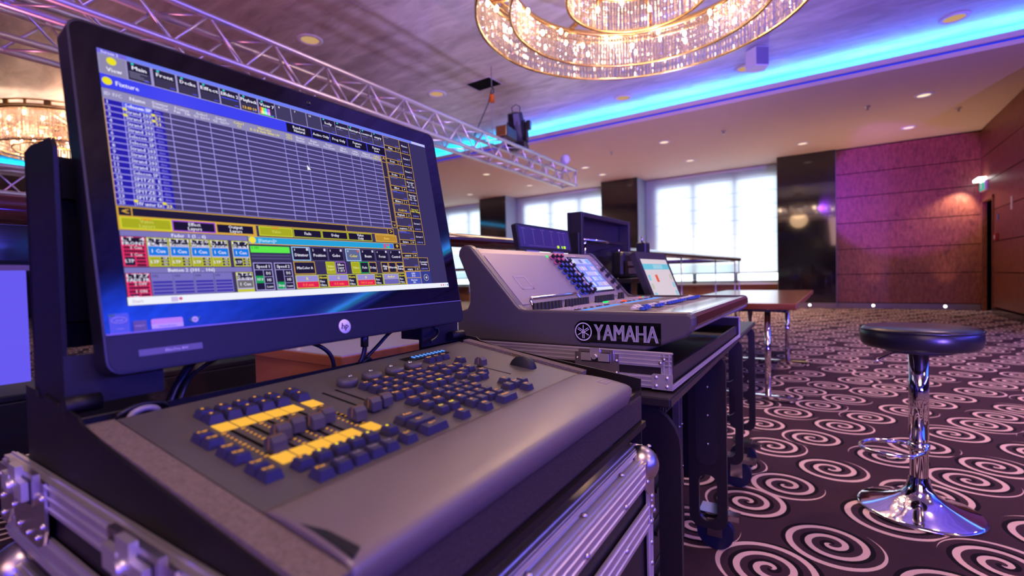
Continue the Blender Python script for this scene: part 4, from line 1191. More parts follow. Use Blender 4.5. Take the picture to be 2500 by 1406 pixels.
# stickers on the lower glass
mb = MB(); mb.prism(rrect(-.0175, -.0005, -.3140, -.2935, .001, 2), -.0004, .0001, 'z', 0)
el = [(.0065 * math.cos(q * PI / 8) - .009, .0032 * math.sin(q * PI / 8) - .3005) for q in range(16)]
mb.tube([(p[0], p[1], .0003) for p in el], .0003, 5, 1, None, True)
add_text(mb, 'intel', frame((-.009, -.3003, .0004), (1, 0, 0), (0, 1, 0)), .0036, 1); add_text(mb, 'CORE i5', frame((-.009, -.3095, .0003), (1, 0, 0), (0, 1, 0)), .0019, 1)
mb.box(-.0170, -.0125, -.2965, -.2940, .0001, .0003, 2)
mb.build('sticker', ['sticker_blue', 'white_plastic', 'sticker_green'], t)
mb = MB(); mb.box(.0025, .0145, -.3135, -.3025, -.0004, .0001, 0); add_text(mb, 'ENERGY', frame((.0085, -.308, .0003), (1, 0, 0), (0, 1, 0)), .0024, 1); mb.build('sticker', ['sticker_grey', 'white_plastic'], t)
mb = MB(); mb.prism(rrect(.0185, .0490, -.3128, -.3020, .002, 3), -.0004, .0001, 'z', 0); mb.box(.0185, .0490, -.3128, -.3080, .0001, .0002, 2); add_text(mb, 'Microsoft Lync', frame((.0338, -.3104, .0004), (1, 0, 0), (0, 1, 0)), .0028, 1)
mb.build('sticker', ['sticker_pink', 'sticker_blue', 'white_plastic'], t)
mb = MB(); mb.prism([(.0550, -.3065), (.0590, -.3025), (.0675, -.3035), (.0640, -.3090), (.0585, -.3095)], -.0004, .0001, 'z', 1)
mb.lathe([(.0001, .0003), (.0034, .0003)], 18, 0, Matrix.Translation((.0613, -.3062, 0))); add_text(mb, 'HD', frame((.0613, -.3062, .0005), (1, 0, 0), (0, 1, 0)), .0028, 2)
mb.build('sticker', ['white_plastic', 'sticker_green', 'black_plastic'], t)

# ---- what the display shows, with violet glare put into its colours, drawn in its own 1920 x 1080 grid
PXS, PYS = .509 / 1920, .286 / 1080
class UI:
    def __init__(s): s.mb = MB()
    def P(s, x, y, l): return Vector((x * PXS, -y * PYS, l * .00009))
    def R(s, x0, y0, x1, y1, c, l=1):
        s.mb.quad(s.P(x0, y1, l), s.P(x1, y1, l), s.P(x1, y0, l), s.P(x0, y0, l), 0, None, lin(c))
    def B(s, x0, y0, x1, y1, fill, border, w=2, l=1):
        s.R(x0, y0, x1, y1, border, l); s.R(x0 + w, y0 + w, x1 - w, y1 - w, fill, l + 1)
    def C(s, x, y, r, c, l=2, ry=None):
        ry = ry or r
        v = [s.P(x + r * math.cos(k * PI / 8), y + ry * math.sin(k * PI / 8), l) for k in range(16)]
        s.mb.add(v, [tuple(range(16))[::-1]], 0, None, False, lin(c))
    def T(s, x, y, h, txt, c=(235, 232, 255), al='c', l=4, w=None, b=.05):
        lines = txt.split('\n')
        for i, q in enumerate(lines):
            yy = y + (i - (len(lines) - 1) / 2) * h * 1.15
            M = Matrix.Translation(s.P(x, yy, l))
            add_text(s.mb, q, M, h * PYS * 1.30, 0, al, lin(c), None if w is None else w * PXS, b)
ui = UI()
DK, CELL, LN, GR, WH = (38, 31, 62), (70, 62, 114), (166, 156, 238), (146, 140, 186), (238, 235, 255)
ORG, YEL, LIME = (216, 168, 66), (240, 226, 60), (168, 170, 34)
ui.R(0, 0, 1920, 1080, (58, 50, 98), 0)
ui.R(0, 0, 1920, 20, (112, 128, 246)); ui.R(0, 2, 100, 19, (120, 104, 226), 2); ui.T(12, 11, 13, 'Screen 2', WH, 'l')
ui.R(1780, 1, 1918, 19, (196, 196, 248), 2)
ui.R(0, 20, 1512, 108, (160, 152, 206))
ui.R(3, 23, 94, 106, (142, 136, 172), 2); ui.C(45, 45, 17, (236, 226, 40), 3); ui.T(50, 84, 20, 'View', WH)
for x0, x1, s in ((99, 182, 'Main'), (193, 280, 'Front'), (288, 372, 'Decke'), (381, 467, 'Effect'), (474, 563, 'Effekte 2'), (570, 656, 'Playback'), (664, 752, 'View 7')):
    ui.R(x0, 22, x1, 104, DK, 2); ui.T((x0 + x1) / 2, 46, 19, s, WH, w=min(82, 13 * len(s)), b=.07); ui.R(x0 + 14, 25, x0 + 24, 33, (40, 210, 220), 3)
    ui.R(x0 + 4, 62, x1 - 4, 101, (58, 51, 84), 3); ui.R(x1 - 26, 92, x1 - 6, 97, (70, 74, 230), 4)
for y in (66, 74, 82, 90): ui.R(104, y, 170 - (y % 3) * 14, y + 2, (150, 145, 180), 4)
ui.R(478, 64, 556, 70, (64, 74, 236), 4); ui.T(613, 88, 17, '13:49:19', (250, 200, 60))
for k, c in enumerate(((240, 80, 80), (240, 220, 80), (110, 240, 110), (100, 220, 240), (120, 120, 250), (230, 110, 240))):
    ui.R(668 + k * 9, 62, 677 + k * 9, 82, c, 4); ui.R(668 + k * 9, 82, 677 + k * 9, 98, tuple(min(255, q + 70) for q in c), 4)
ui.R(664, 99, 740, 103, (60, 220, 110), 5)
for x0, x1, s in ((756, 845, '8'), (849, 939, '9'), (943, 1035, '10')): ui.R(x0, 22, x1, 104, (66, 59, 98), 2); ui.T(x0 + 22, 34, 13, s)
for x0, x1, s in ((1039, 1132, 'help'), (1135, 1229, 'sequence'), (1232, 1322, 'fixture'), (1325, 1416, 'control'), (1419, 1508, 'empty')):
    ui.R(x0, 22, x1, 104, DK, 2); ui.T((x0 + x1) / 2, 48, 18, s, WH, w=min(84, 12 * len(s))); ui.R(x0 + 12, 25, x0 + 22, 33, (40, 210, 220), 3)
    ui.R(x0 + 4, 62, x1 - 4, 101, (66, 58, 96), 3); ui.R(x1 - 26, 92, x1 - 6, 97, (70, 74, 230), 4); ui.R(x0 + 8, 66, x0 + 50, 69, (120, 112, 200), 4)
ui.R(0, 108, 1508, 169, (64, 68, 240)); ui.C(22, 138, 17, (236, 226, 40), 3); ui.T(50, 139, 22, 'Fixture', WH, 'l')
for x0, x1, s in ((807, 957, 'Readout\nNatural'), (962, 1080, 'Active Only'), (1084, 1204, 'Prog Only'), (1208, 1355, 'Feature\nSort'), (1361, 1507, 'Fixture\nSort')):
    ui.R(x0, 112, x1, 165, (26, 20, 48), 2); ui.T((x0 + x1) / 2, 138, 17, s, WH)
ui.R(0, 171, 1462, 216, GR)
ui.T(36, 193, 17, 'ID F/C', (214, 210, 240)); ui.T(120, 193, 18, 'Name', WH)
HD = [(205, 'Dimmer\nDimCur', 0), (290, 'Position\nPan   Tilt', 0), (372, 'Gobo1\nG1 G1<>', 0), (458, 'Gobo2\nG2  G2<>', 0), (543, 'Color1\nC1', 1), (678, 'MixColor\nR G B Amb Whit UV', 1), (813, 'CTC\nCTO', 1), (880, 'Shutter\nShutStr', 0), (964, 'Beam\nIris Frost', 0), (1066, 'Focus\nFoc Zoom', 0), (1168, 'Effect\nEffect S', 0), (1255, 'Lamp\nLampC', 0), (1342, 'MSpeed\nCol Iris Pos', 0), (1425, 'Color\nColor Cd', 1)]
for x, s, yl in HD: ui.T(x, 194, 14, s, YEL if yl else (224, 220, 246))
RH = 26.6
ui.R(0, 216, 1462, 216 + 17 * RH, LN, 1)
XC = [0, 66, 167, 240, 340, 406, 511, 577, 780, 848, 913, 1015, 1117, 1221, 1290, 1395, 1462]
ids = list(range(1, 13)) + [20, 21, 22, 23, 25]
nm = ['Selecon SP', 'Strand 203', 'Strand 203', 'Strand 203', 'Strand 203', 'Selecon SP', 'Selecon SP', 'Strand 203', 'Strand 203', 'Strand 203', 'Strand 203', 'Selecon SP', 'SPITZE 1', 'SPITZE 2', 'SPITZE 3', 'SPITZE 4', 'HV unter Ex']
for r in range(17):
    y0 = 217.5 + r * RH; y1 = y0 + RH - 4.2
    for k in range(16):
        x0, x1 = XC[k] + 1.6, XC[k + 1] - 1.6
        if k in (0, 1): ui.R(x0, y0, x1, y1, (40, 32, 172), 2)
        elif k == 2: ui.R(x0, y0, x0 + 44, y1, (40, 32, 172), 2); ui.R(x0 + 44, y0, x1, y1, CELL, 2)
        else: ui.R(x0, y0, x1, y1, CELL, 2)
    ui.T(12, (y0 + y1) / 2, 17, str(ids[r]), (214, 210, 250), 'l'); ui.T(72, (y0 + y1) / 2, 17, nm[r], (228, 226, 255), 'l', w=90)
    ui.T(176, (y0 + y1) / 2, 13, 'dim', (120, 110, 220), 'l')
ui.B(66, 216, 168, 243, (64, 70, 240), (90, 110, 255), 3, 3); ui.T(72, 229, 17, 'Selecon SP', WH, 'l', 6)
for r, s in ((1, '51.'), (2, '51.'), (16, '23.')):
    y = 217 + r * RH
    ui.C(70, y + 2, 8, YEL, 5, 6); ui.C(172, y + 2, 8, YEL, 5, 6); ui.T(178, y + 13, 18, s, YEL, 'l', 5)
ui.R(0, 216, 3, 772, ORG, 5)
ui.B(1464, 171, 1505, 665, (46, 38, 74), ORG, 3, 3); ui.R(1464, 212, 1505, 215, ORG, 5); ui.R(1464, 316, 1505, 319, ORG, 5); ui.R(1464, 622, 1505, 625, ORG, 5)
ui.T(1485, 192, 34, '^', ORG, l=6); ui.T(1485, 644, 22, 'v', ORG, l=6, b=.15)
ui.R(0, 668, 1508, 770, (60, 52, 92), 3); ui.B(2, 672, 1470, 714, (34, 27, 58), ORG, 4, 4)
ui.R(48, 672, 52, 714, ORG, 6); ui.R(1094, 672, 1420, 714, ORG, 6); ui.R(1098, 676, 1416, 710, (62, 54, 90), 7); ui.T(26, 692, 30, '<', ORG, l=7, b=.15); ui.T(1444, 692, 30, '>', ORG, l=7, b=.15)
ui.R(0, 714, 556, 770, ORG, 4)
for x0, x1, s, f, bd, tc in ((7, 188, 'Value\nLayers', LIME, (206, 212, 46), (206, 205, 90)), (190, 366, 'Effect\nLayers', (30, 22, 52), (156, 74, 226), WH), (368, 545, 'Output\nLayers', (30, 22, 52), ORG, WH),
                         (569, 749, 'Value', LIME, (206, 212, 46), (206, 205, 90)), (752, 924, 'Fade', (30, 22, 52), (186, 186, 40), WH), (926, 1099, 'Delay', (30, 22, 52), (186, 186, 40), WH), (1101, 1281, 'Value\nOnly', (30, 22, 52), (186, 186, 40), WH), (1307, 1487, 'Auto', (186, 138, 52), (226, 176, 66), (232, 200, 90))):
    ui.B(x0, 716, x1, 765, f, bd, 5, 5); ui.T((x0 + x1) / 2, 740, 17, s, tc, l=8)
for x0, x1 in ((80, 115), (635, 675)): ui.R(x0, 719, x1, 724, (240, 130, 40), 8)
def execbox(x0, x1, y0, y1, hdr, kind, hl):
    if kind == 'red':
        ui.R(x0, y0, x1, y1, (236, 52, 110), 2)
        ui.R(x0 + 4, y0 + 2, x1 - 4, y0 + 34, (34, 24, 52), 3); ui.T((x0 + x1) / 2, y0 + 18, 16, hdr, WH, w=76)
        for k, s in enumerate(hl): ui.R(x0 + 6, y0 + 39 + k * 15, x1 - 6, y0 + 50 + k * 15, (110, 26, 60), 3); ui.T((x0 + x1) / 2 + 6, y0 + 44 + k * 15, 13, s, (255, 220, 235))
        ui.R(x0 + 6, y0 + 84, x0 + 40, y1 - 4, (40, 28, 60), 3)
        for k in range(3): ui.R(x0 + 44, y0 + 84 + k * 14, x1 - 6, y0 + 94 + k * 14, (90, 24, 52), 3)
        ui.T(x0 + 22, y0 + 100, 15, 'LTP', WH)
    else:
        ui.R(x0, y0, x1, y1, (196, 196, 60), 2); ui.R(x0 + 4, y0 + 4, x1 - 4, y0 + 34, (34, 28, 56), 3); ui.T((x0 + x1) / 2, y0 + 19, 15, hdr, WH, w=72)
        ui.R(x0 + 2, y0 + 35, x1 - 2, y0 + 82, (186, 176, 238), 3); ui.R(x0 + 4, y0 + 39, x1 - 4, y0 + 77, (24, 122, 226) if kind == 'blue' else (112, 108, 110), 4)
        ui.T((x0 + x1) / 2, y0 + 58, 17, '1 Cue', WH, l=6)
        if y1 - y0 > 100:
            ui.R(x0 + 6, y0 + 86, x0 + 40, y1 - 4, hl, 3); ui.T(x0 + 22, y0 + 104, 15, 'LTP', WH)
            for k in range(3): ui.R(x0 + 44, y0 + 85 + k * 13, x1 - 6, y0 + 94 + k * 13, (36, 28, 60), 3); ui.T((x0 + x1) / 2 + 20, y0 + 89 + k * 13, 9, ('Off', 'On', 'Go')[k], WH)
ui.R(0, 770, 508, 1048, (62, 54, 96), 1)
ui.R(2, 772, 506, 795, (126, 118, 188), 2); ui.T(250, 784, 17, 'Fader  1 (1 .. 6)', WH)
execbox(2, 85, 798, 921, 'LT  4\nFRONT', 'red', ('2 Cue', '', '1 Cue'))
for x0, x1, s, q in ((88, 167, 'LT25\nRp', LIME), (169, 247, 'LT21\nKronleuc', LIME), (250, 331, 'LT20\nWandlam', LIME), (333, 412, 'LT15\nVoute', LIME), (428, 507, 'LT 7\nSaal', DK)): execbox(x0, x1, 797, 922, s, 'blue', q)
ui.R(2, 926, 507, 948, (126, 118, 188), 2); ui.T(245, 937, 17, 'Button 2 (101 .. 106)', WH)
execbox(4, 85, 950, 1046, 'LT27\nFADE FR', 'red', ('2 OFF', '', '1 ON'))
for k, x in enumerate((88, 169, 250, 332)):
    ui.R(x, 950, x + 80, 1044, (122, 114, 190), 2); ui.T(x + 16, 962, 12, str(102 + k), (60, 52, 110))
    for j in range(4): ui.R(x + 4, 984 + j * 15, x + 76, 994 + j * 15, (66, 54, 170), 3)
execbox(428, 508, 950, 1046, 'LT26\nSequ', 'grey', LIME)
ui.R(510, 770, 1508, 1048, (56, 48, 88), 1)
ui.R(510, 769, 1508, 810, ORG, 2); ui.R(512, 773, 1447, 806, (40, 160, 218), 3); ui.C(530, 789, 17, (246, 222, 56), 4); ui.T(560, 790, 18, '[Fixture]>', (190, 230, 255), 'l')
ui.R(1365, 777, 1382, 804, (236, 70, 110), 4); ui.R(1392, 779, 1412, 790, (236, 70, 110), 4); ui.R(1394, 792, 1410, 803, (80, 210, 120), 4); ui.R(1420, 777, 1444, 804, (70, 110, 240), 4)
ui.R(1450, 772, 1505, 807, (40, 32, 60), 3); ui.T(1477, 788, 34, '+', (250, 196, 60), l=5, b=.1)
ui.R(514, 819, 718, 852, (94, 232, 76), 2); ui.T(522, 828, 13, '1.101', (40, 140, 40), 'l')
for y in (862, 878): ui.R(514, y, 718, y + 8, (84, 76, 124), 2)
for x0, s, v_, p in ((516, 'Speed 1', '97.9', 970), (622, 'Speed 2', 'Stop', 1003)):
    ui.B(x0, 903, x0 + 95, 1043, (34, 26, 56), (176, 168, 232), 4, 2); ui.T(x0 + 47, 922, 17, s, WH, l=6); ui.R(x0 + 4, 938, x0 + 91, 941, (176, 168, 232), 5); ui.R(x0 + 44, 940, x0 + 47, 1040, (176, 168, 232), 5)
    for k, q in enumerate(('DS', 'HS', 'Learn')):
        ui.T(x0 + 70, 957 + k * 34, 15 if k < 2 else 11, q, WH, l=6)
        if k: ui.R(x0 + 46, 940 + k * 34, x0 + 92, 942 + k * 34, (176, 168, 232), 5)
    ui.R(x0 + 5, p, x0 + 43, p + 36, (28, 160, 84), 5); ui.T(x0 + 24, p + 18, 14, v_, WH, l=7)
for k, (x0, x1, s) in enumerate(((729, 835, 'Dimmer'), (838, 943, 'Position'), (946, 1050, 'Gobo'), (1066, 1171, 'Color'), (1173, 1281, 'Beam'), (1286, 1390, 'Focus'), (1399, 1507, 'Control'))):
    sel = s in ('Dimmer', 'Color')
    ui.B(x0, 816, x1, 892, (96, 104, 150) if s == 'Color' else (34, 26, 58), (166, 206, 250) if sel else (96, 86, 136), 5 if sel else 3, 2)
    ui.T((x0 + x1) / 2, 860, 18, s, YEL if s == 'Color' else WH, l=6); ui.T(x0 + 16, 832, 13, str(k + 1), WH, l=6); ui.R(x1 - 22, 823, x1 - 10, 836, (240, 90, 60) if s == 'Color' else (220, 215, 245), 6)
for x0, x1, s, f, bd in ((729, 854, 'MixColor A', (34, 26, 58), ORG), (922, 981, 'Value\nLayer', LIME, (196, 196, 50)), (984, 1053, 'Effect\nLayer\n1 of 3', (34, 26, 58), (176, 120, 226)), (1092, 1154, 'Value', LIME, (196, 196, 50)), (1156, 1220, 'Fade', (34, 26, 58), (40, 190, 100)),
                         (1222, 1282, 'Delay', (34, 26, 58), ORG), (1319, 1376, 'Align\nOff', (34, 26, 58), ORG), (1380, 1442, 'MAtricks', (34, 26, 58), ORG), (1446, 1507, 'Special\nDialog', (34, 26, 58), ORG)):
    ui.B(x0, 896, x1, 966, f, bd, 4, 2); ui.T((x0 + x1) / 2, 931, 15, s, (226, 224, 140) if f == LIME else WH, l=6, w=None)
for x0, x1, x2, s, q in ((729, 863, 921, 'R', '0.0 min'), (923, 1057, 1117, 'G', '0.0 min'), (1119, 1253, 1319, 'B', '100.0 max'), (1321, 1450, 1508, 'Amber', '')):
    ui.R(x0, 970, x2, 1043, (206, 204, 60), 2); ui.R(x0 + 4, 974, x1 - 2, 1006, (150, 140, 214), 3); ui.T((x0 + x1) / 2, 990, 17, s, YEL, l=6)
    ui.R(x0 + 4, 1007, x1 - 2, 1039, (226, 34, 84) if q else (110, 100, 180), 3); ui.T((x0 + x1) / 2, 1023, 17, q or ' ', (255, 120, 70), l=6) if q else None
    ui.R(x1 + 2, 974, x2 - 4, 1039, (36, 28, 58), 3)
    for k, w_ in enumerate(('Norm', 'Fine', 'Ultra')): ui.T(x1 + 7, 986 + k * 21, 14, w_, YEL if k == 0 else WH, 'l', 6)
ui.R(1510, 20, 1750, 1046, ORG, 1)
c1 = [('Main', '1'), ('Front', '2'), ('Decke', '3'), ('Effect', '4'), ('Effekte 2', '5'), ('Playback', '6'), ('sequence', '12'), ('fixture', '13'), ('control', '14'), ('empty', '15')]
c2 = ['Masters', 'Extern 1', 'Extern 2', 'Executor\n1 - 15\n101 - 115', 'Executor\n16 - 30\n116 - 130', 'Screen 2\nCMD Wing', 'Screen 3', 'Screen 4', None, 'Command\nOverlay']
for k in range(10):
    y0 = 22 + k * 93.7
    ui.R(1514, y0, 1653, y0 + 62, (62, 54, 96), 2); ui.R(1514, y0 + 66, 1612, y0 + 90, (36, 28, 58), 2); ui.R(1616, y0 + 66, 1653, y0 + 90, (36, 28, 58), 2)
    ui.T(1563, y0 + 78, 15, c1[k][0], WH); ui.T(1634, y0 + 78, 14, c1[k][1], WH); ui.R(1612, y0 + 50, 1646, y0 + 56, (84, 84, 220), 3); ui.R(1520, y0 + 6, 1560 + 8 * (k % 4), y0 + 9, (150, 140, 210), 3)
    if k == 5: ui.T(1583, y0 + 46, 18, '13:49:19', (250, 200, 60))
    if k in (4, 7): ui.R(1520, y0 + 12, 1620, y0 + 17, (72, 76, 226), 4)
    if c2[k] is not None:
        ui.R(1657, y0, 1746, y0 + 90, (44, 36, 72), 2); ui.T(1701, y0 + 36, 14, c2[k], YEL if k == 5 else WH); ui.T(1701, y0 + 76, 11, '(CAR F%d)' % (k + 1), (150, 150, 250))
    else: ui.R(1655, y0 - 2, 1752, y0 + 91, (58, 50, 98), 3)
for y0, s in ((961, 'CMD\n(Scr)'), (1005, 'Shortcut\n(In)')): ui.R(1520, y0, 1652, y0 + 40, (70, 84, 190), 2); ui.T(1585, y0 + 20, 13, s, WH)
ui.R(1655, 958, 1752, 1046, (52, 60, 140), 3); ui.C(1704, 1004, 24, (180, 166, 196), 4); ui.C(1704, 1004, 20, (64, 62, 120), 5); ui.T(1704, 1004, 30, '+', WH, l=6)
ui.R(0, 1047, 1920, 1080, (240, 242, 255), 9); ui.T(14, 1064, 15, 'Start', (200, 180, 190), 'l', 10); ui.R(150, 1053, 176, 1074, (206, 190, 236), 10); ui.C(186, 1062, 7, (210, 90, 150), 10)
for k, c in enumerate(((230, 110, 120), (220, 90, 110), (190, 190, 215), (60, 90, 220))): ui.R(1838 + k * 22, 1058, 1848 + k * 22, 1068, c, 10)
v = [ui.P(900, 340, 11), ui.P(900, 372, 11), ui.P(908, 364, 11), ui.P(916, 366, 11)]
ui.mb.add([ui.P(896, 340, 11), ui.P(897, 372, 11), ui.P(906, 366, 11), ui.P(918, 366, 11)], [(0, 1, 2), (0, 2, 3)], 0, None, False, (1, 1, 1))
o = MB().box(0, .509, -.286, 0, -.0012, -.0005).build('display', 'black_gloss', t)
p = ui.mb.build('screen_picture', 'display', o, attr=True)
p.location = (0, 0, .0001)

# ---------------------------------------------------------------- cables behind and under the screen
def cable(label, pts, r, mat='cable_rubber', plug=None):
    o = thing('cable', label, 'cable', pts[0])
    p = [Vector(q) - Vector(pts[0]) for q in pts]
    # smooth the path
    def cr(a, b, c, d, k): return 0.5 * ((2 * b) + (c - a) * k + (2 * a - 5 * b + 4 * c - d) * k * k + (3 * b - a - 3 * c + d) * k ** 3)
    sm = []
    for i in range(len(p) - 1):
        a, b, c, d = p[max(i - 1, 0)], p[i], p[i + 1], p[min(i + 2, len(p) - 1)]
        sm += [cr(a, b, c, d, k / 8) for k in range(8)]
    sm.append(p[-1])
    MB().tube(sm, r, 8, 0).build('cord', mat, o)
    if plug:
        mb = MB(); a, b, rr = plug
        mb.cyl(Vector(a) - Vector(pts[0]), Vector(b) - Vector(pts[0]), rr, 10); mb.build('plug', 'black_plastic', o)
    return o
def D(u, v, z): return MD @ Vector((u, v, z))
cable('thick black cable rising behind the lower left of the big screen', [D(.055, .415, .80), D(.075, .42, .86), D(.10, .43, .895), D(.14, .45, .93), D(.18, .46, .97)], .0055)
cable('thin black cable arching beside the thick one under the screen', [D(.070, .405, .81), D(.085, .41, .872), D(.12, .43, .895), D(.17, .44, .908), D(.22, .435, .912), D(.265, .42, .905), D(.295, .41, .88), D(.30, .41, .83)], .0032)
cable('black plug and short cord hanging from the middle of the screen edge', [D(.330, .372, .912), D(.331, .374, .890), D(.328, .376, .876), D(.326, .38, .866), D(.345, .384, .870), D(.37, .40, .86)], .0038, 'cable_rubber', (D(.330, .372, .916), D(.330, .373, .893), .0062))
cable('black cord curving up towards the right screen hinge', [D(.345, .40, .862), D(.38, .40, .885), D(.41, .40, .905), D(.45, .402, .917), D(.49, .404, .918), D(.52, .400, .908), D(.528, .392, .896), D(.515, .385, .885), D(.49, .378, .880)], .0032)
cable('grey cable loops lying in the trough at the left end of the desk', [D(.016, .375, .850), D(.018, .371, .862), D(.024, .370, .867), D(.034, .370, .868), D(.042, .371, .864), D(.044, .375, .855), D(.044, .378, .846)], .0036, 'cable_grey')
cable('dark cable loop next to the grey loops in the trough', [D(.006, .378, .850), D(.007, .374, .862), D(.012, .372, .868), D(.028, .3735, .8725), D(.046, .375, .870), D(.056, .38, .862), D(.058, .381, .850)], .0022, 'cable_rubber')
# ================================================================ sound desk
a_ = .020
WX = Vector((-math.sin(a_), math.cos(a_), 0)); DX = Vector((-math.cos(a_), -math.sin(a_), 0))
MM = frame((-.261, 1.079, .819), WX, DX, (0, 0, 1))      # (w along the desk, d away from the operator, h up)
WM = .875
t = thing('mixing_console', 'large grey digital sound mixing desk with white maker lettering on its side', 'mixing console', M=MM)
OUT = [(.094, .006), (.02, .036), (.004, .050), (-.001, .064), (-.001, .080), (.004, .088), (.014, .0915), (.435, .0905), (.448, .094), (.458, .102), (.604, .262), (.613, .270), (.624, .2745), (.636, .2745), (.648, .269), (.656, .258), (.658, .244),
       (.640, .205), (.622, .166), (.618, .14), (.618, .112), (.630, .090), (.668, .080), (.668, .002), (.64, 0), (.11, 0)]
def inset_outline(o, k):
    return o
for w0, w1 in ((0, .024), (WM - .024, WM)):
    bm = bmesh.new()
    vs = [bm.verts.new((w0, p[0], p[1])) for p in OUT]; f = bm.faces.new(vs)
    r = bmesh.ops.extrude_face_region(bm, geom=[f])
    for v in r['geom']:
        if isinstance(v, bmesh.types.BMVert): v.co.x = w1
    bm.normal_update()
    eds = [e for e in bm.edges if abs(e.verts[0].co.x - e.verts[1].co.x) < 1e-6 and (e.verts[0].co.x == (w0 if w0 == 0 else w1))]
    bmesh.ops.bevel(bm, geom=eds, offset=.007, segments=3, profile=.5, affect='EDGES', clamp_overlap=True)
    mb = MB(); mb.from_bm(bm); o = mb.build('side_cheek', 'mixer_paint', t)
BODY = [(.10, .008), (.03, .036), (.004, .052), (.002, .060), (.085, .060), (.085, .084), (.450, .084), (.602, .252), (.622, .266), (.640, .262), (.646, .246), (.608, .166), (.604, .13), (.604, .10), (.655, .075), (.655, .004)]
mb = MB(); mb.prism([(d, h) for d, h in BODY], .024, WM - .024, 'x'); mb.build('body', 'mixer_panel', t)
mb = MB(); mb.prism([(.010, .060), (.012, .080), (.022, .0875), (.095, .0865), (.095, .060)], .024, WM - .024, 'x'); mb.build('palm_rest', 'armrest_gloss', t)
mb = MB(); mb.prism([(.001, .058), (-.004, .066), (-.001, .082), (.006, .0885), (.020, .0885), (.012, .080), (.012, .058)], .024, WM - .024, 'x'); mb.build('front_trim', 'mixer_trim', t)
# maker lettering on the left cheek
MLg = frame((0, 0, 0), (0, -1, 0), (0, 0, 1))     # side face: x runs towards the operator, y up, normal -w
MLg.translation = Vector((-.0012, 0, 0))
def LG(d, h, n=0): return Vector((-.0012 - n, d, h))
mb = MB()
mb.prism([(.071, .014), (.071, .0665), (.245, .0665), (.248, .0675), (.268, .0675), (.278, .062), (.286, .052), (.286, .030), (.278, .018), (.268, .0125), (.248, .0125), (.245, .014)], -.0012, .0, 'x')
mb.build('name_plate', 'black_gloss', t)
mb = MB()
add_text(mb, 'YAMAHA', frame((-.0018, .155, .0405), (0, -1, 0), (0, 0, 1)), .0560, 0, width=.155, bold=.0)
for k in range(1, 9):
    M = frame((-.0018, .155 + .00035 * (k - 4.5), .0405), (0, -1, 0), (0, 0, 1)); add_text(mb, 'YAMAHA', M, .0560, 0, width=.155)
C = (.262, .040)
ring = [(.0225 * math.cos(2 * PI * k / 40), .0225 * math.sin(2 * PI * k / 40)) for k in range(40)]
ring2 = [(.0200 * math.cos(2 * PI * k / 40), .0200 * math.sin(2 * PI * k / 40)) for k in range(40)]
for k in range(40):
    k2 = (k + 1) % 40
    mb.quad(*[LG(C[0] + q[0], C[1] + q[1], .0006) for q in (ring[k], ring[k2], ring2[k2], ring2[k])])
for ang in (90, 210, 330):          # three crossed tuning forks
    A = math.radians(ang); dx, dy = math.cos(A), math.sin(A)
    def ff(x, y): return LG(C[0] + x * dx - y * dy, C[1] + x * dy + y * dx, .0006)
    mb.quad(ff(.004, -.0008), ff(.013, -.0008), ff(.013, .0008), ff(.004, .0008))
    mb.add([ff(.012, -.0016), ff(.0185, 0), ff(.012, .0016)], [(0, 1, 2)])
    for s in (-1, 1): mb.quad(ff(-.0165, s * .0020 - .0008), ff(.004, s * .0020 - .0008), ff(.004, s * .0020 + .0008), ff(-.0165, s * .0020 + .0008))
mb.build('maker_lettering', 'logo_silver', t)
# sloping panel
SO = Vector((0, .456, .0915)); SY = Vector((0, .152, .168)).normalized()
MSL = frame(SO, (1, 0, 0), SY)
def SL(w, s, n=0): return MSL @ Vector((w, s, n))
mb = MB()
def slab(mb, w0, w1, s0, s1, n0, n1, mi=0): mb.box(w0, w1, s0, s1, n0, n1, mi, MSL)
slab(mb, .040, .415, .012, .205, .000, .0012); mb.build('blank_panel', 'mixer_panel', t)
mb = MB()
for a, b in (((.105, .118), (.165, .118)), ((.165, .118), (.165, .070)), ((.165, .070), (.105, .070)), ((.105, .070), (.105, .118))):
    x0, x1 = sorted((a[0], b[0])); y0, y1 = sorted((a[1], b[1])); slab(mb, x0 - .005, x1 + .005, y0 - .004, y1 + .004, .0012, .0018)
mb.build('panel_mark', 'panel_engrave', t)
mb = MB(); slab(mb, .582, .768, .030, .212, .000, .0025); o = mb.build('touch_screen', 'black_gloss', t)
# picture on the touch screen
mb = MB()
def TS(w0, w1, s0, s1, c, l):
    mb.quad(SL(w0, s0, .0026 + l * .0002), SL(w1, s0, .0026 + l * .0002), SL(w1, s1, .0026 + l * .0002), SL(w0, s1, .0026 + l * .0002), 0, None, lin(c))
TS(.588, .762, .036, .206, (150, 150, 255), 0)
TS(.588, .762, .176, .206, (196, 190, 246), 1)
for k in range(5): TS(.594 + k * .033, .620 + k * .033, .181, .200, ((226, 226, 255), (190, 190, 250), (120, 120, 210), (210, 210, 255), (120, 170, 255))[k], 2)
for r in range(4):
    for k in range(8):
        TS(.592 + k * .0212, .608 + k * .0212, .142 - r * .028, .162 - r * .028, random.choice([(200, 204, 255), (120, 140, 250), (226, 226, 255), (150, 176, 255), (236, 190, 226)]), 1)
TS(.588, .762, .036, .052, (214, 214, 255), 1)
for k in range(16): TS(.590 + k * .0108, .597 + k * .0108, .038, .050, (250, 250, 255), 2)
p = mb.build('screen_picture', 'display', o, attr=True)
mb = MB()
for k in range(14): slab(mb, .590 + k * .0126, .5975 + k * .0126, .004, .026, .0, .0012)
mb.build('screen_strip', 'panel_engrave', t)
mb = MB()
add_text(mb, 'CL3', MSL @ frame((.815, .186, .0012), (1, 0, 0), (0, 1, 0)), .026, 0, bold=.04)
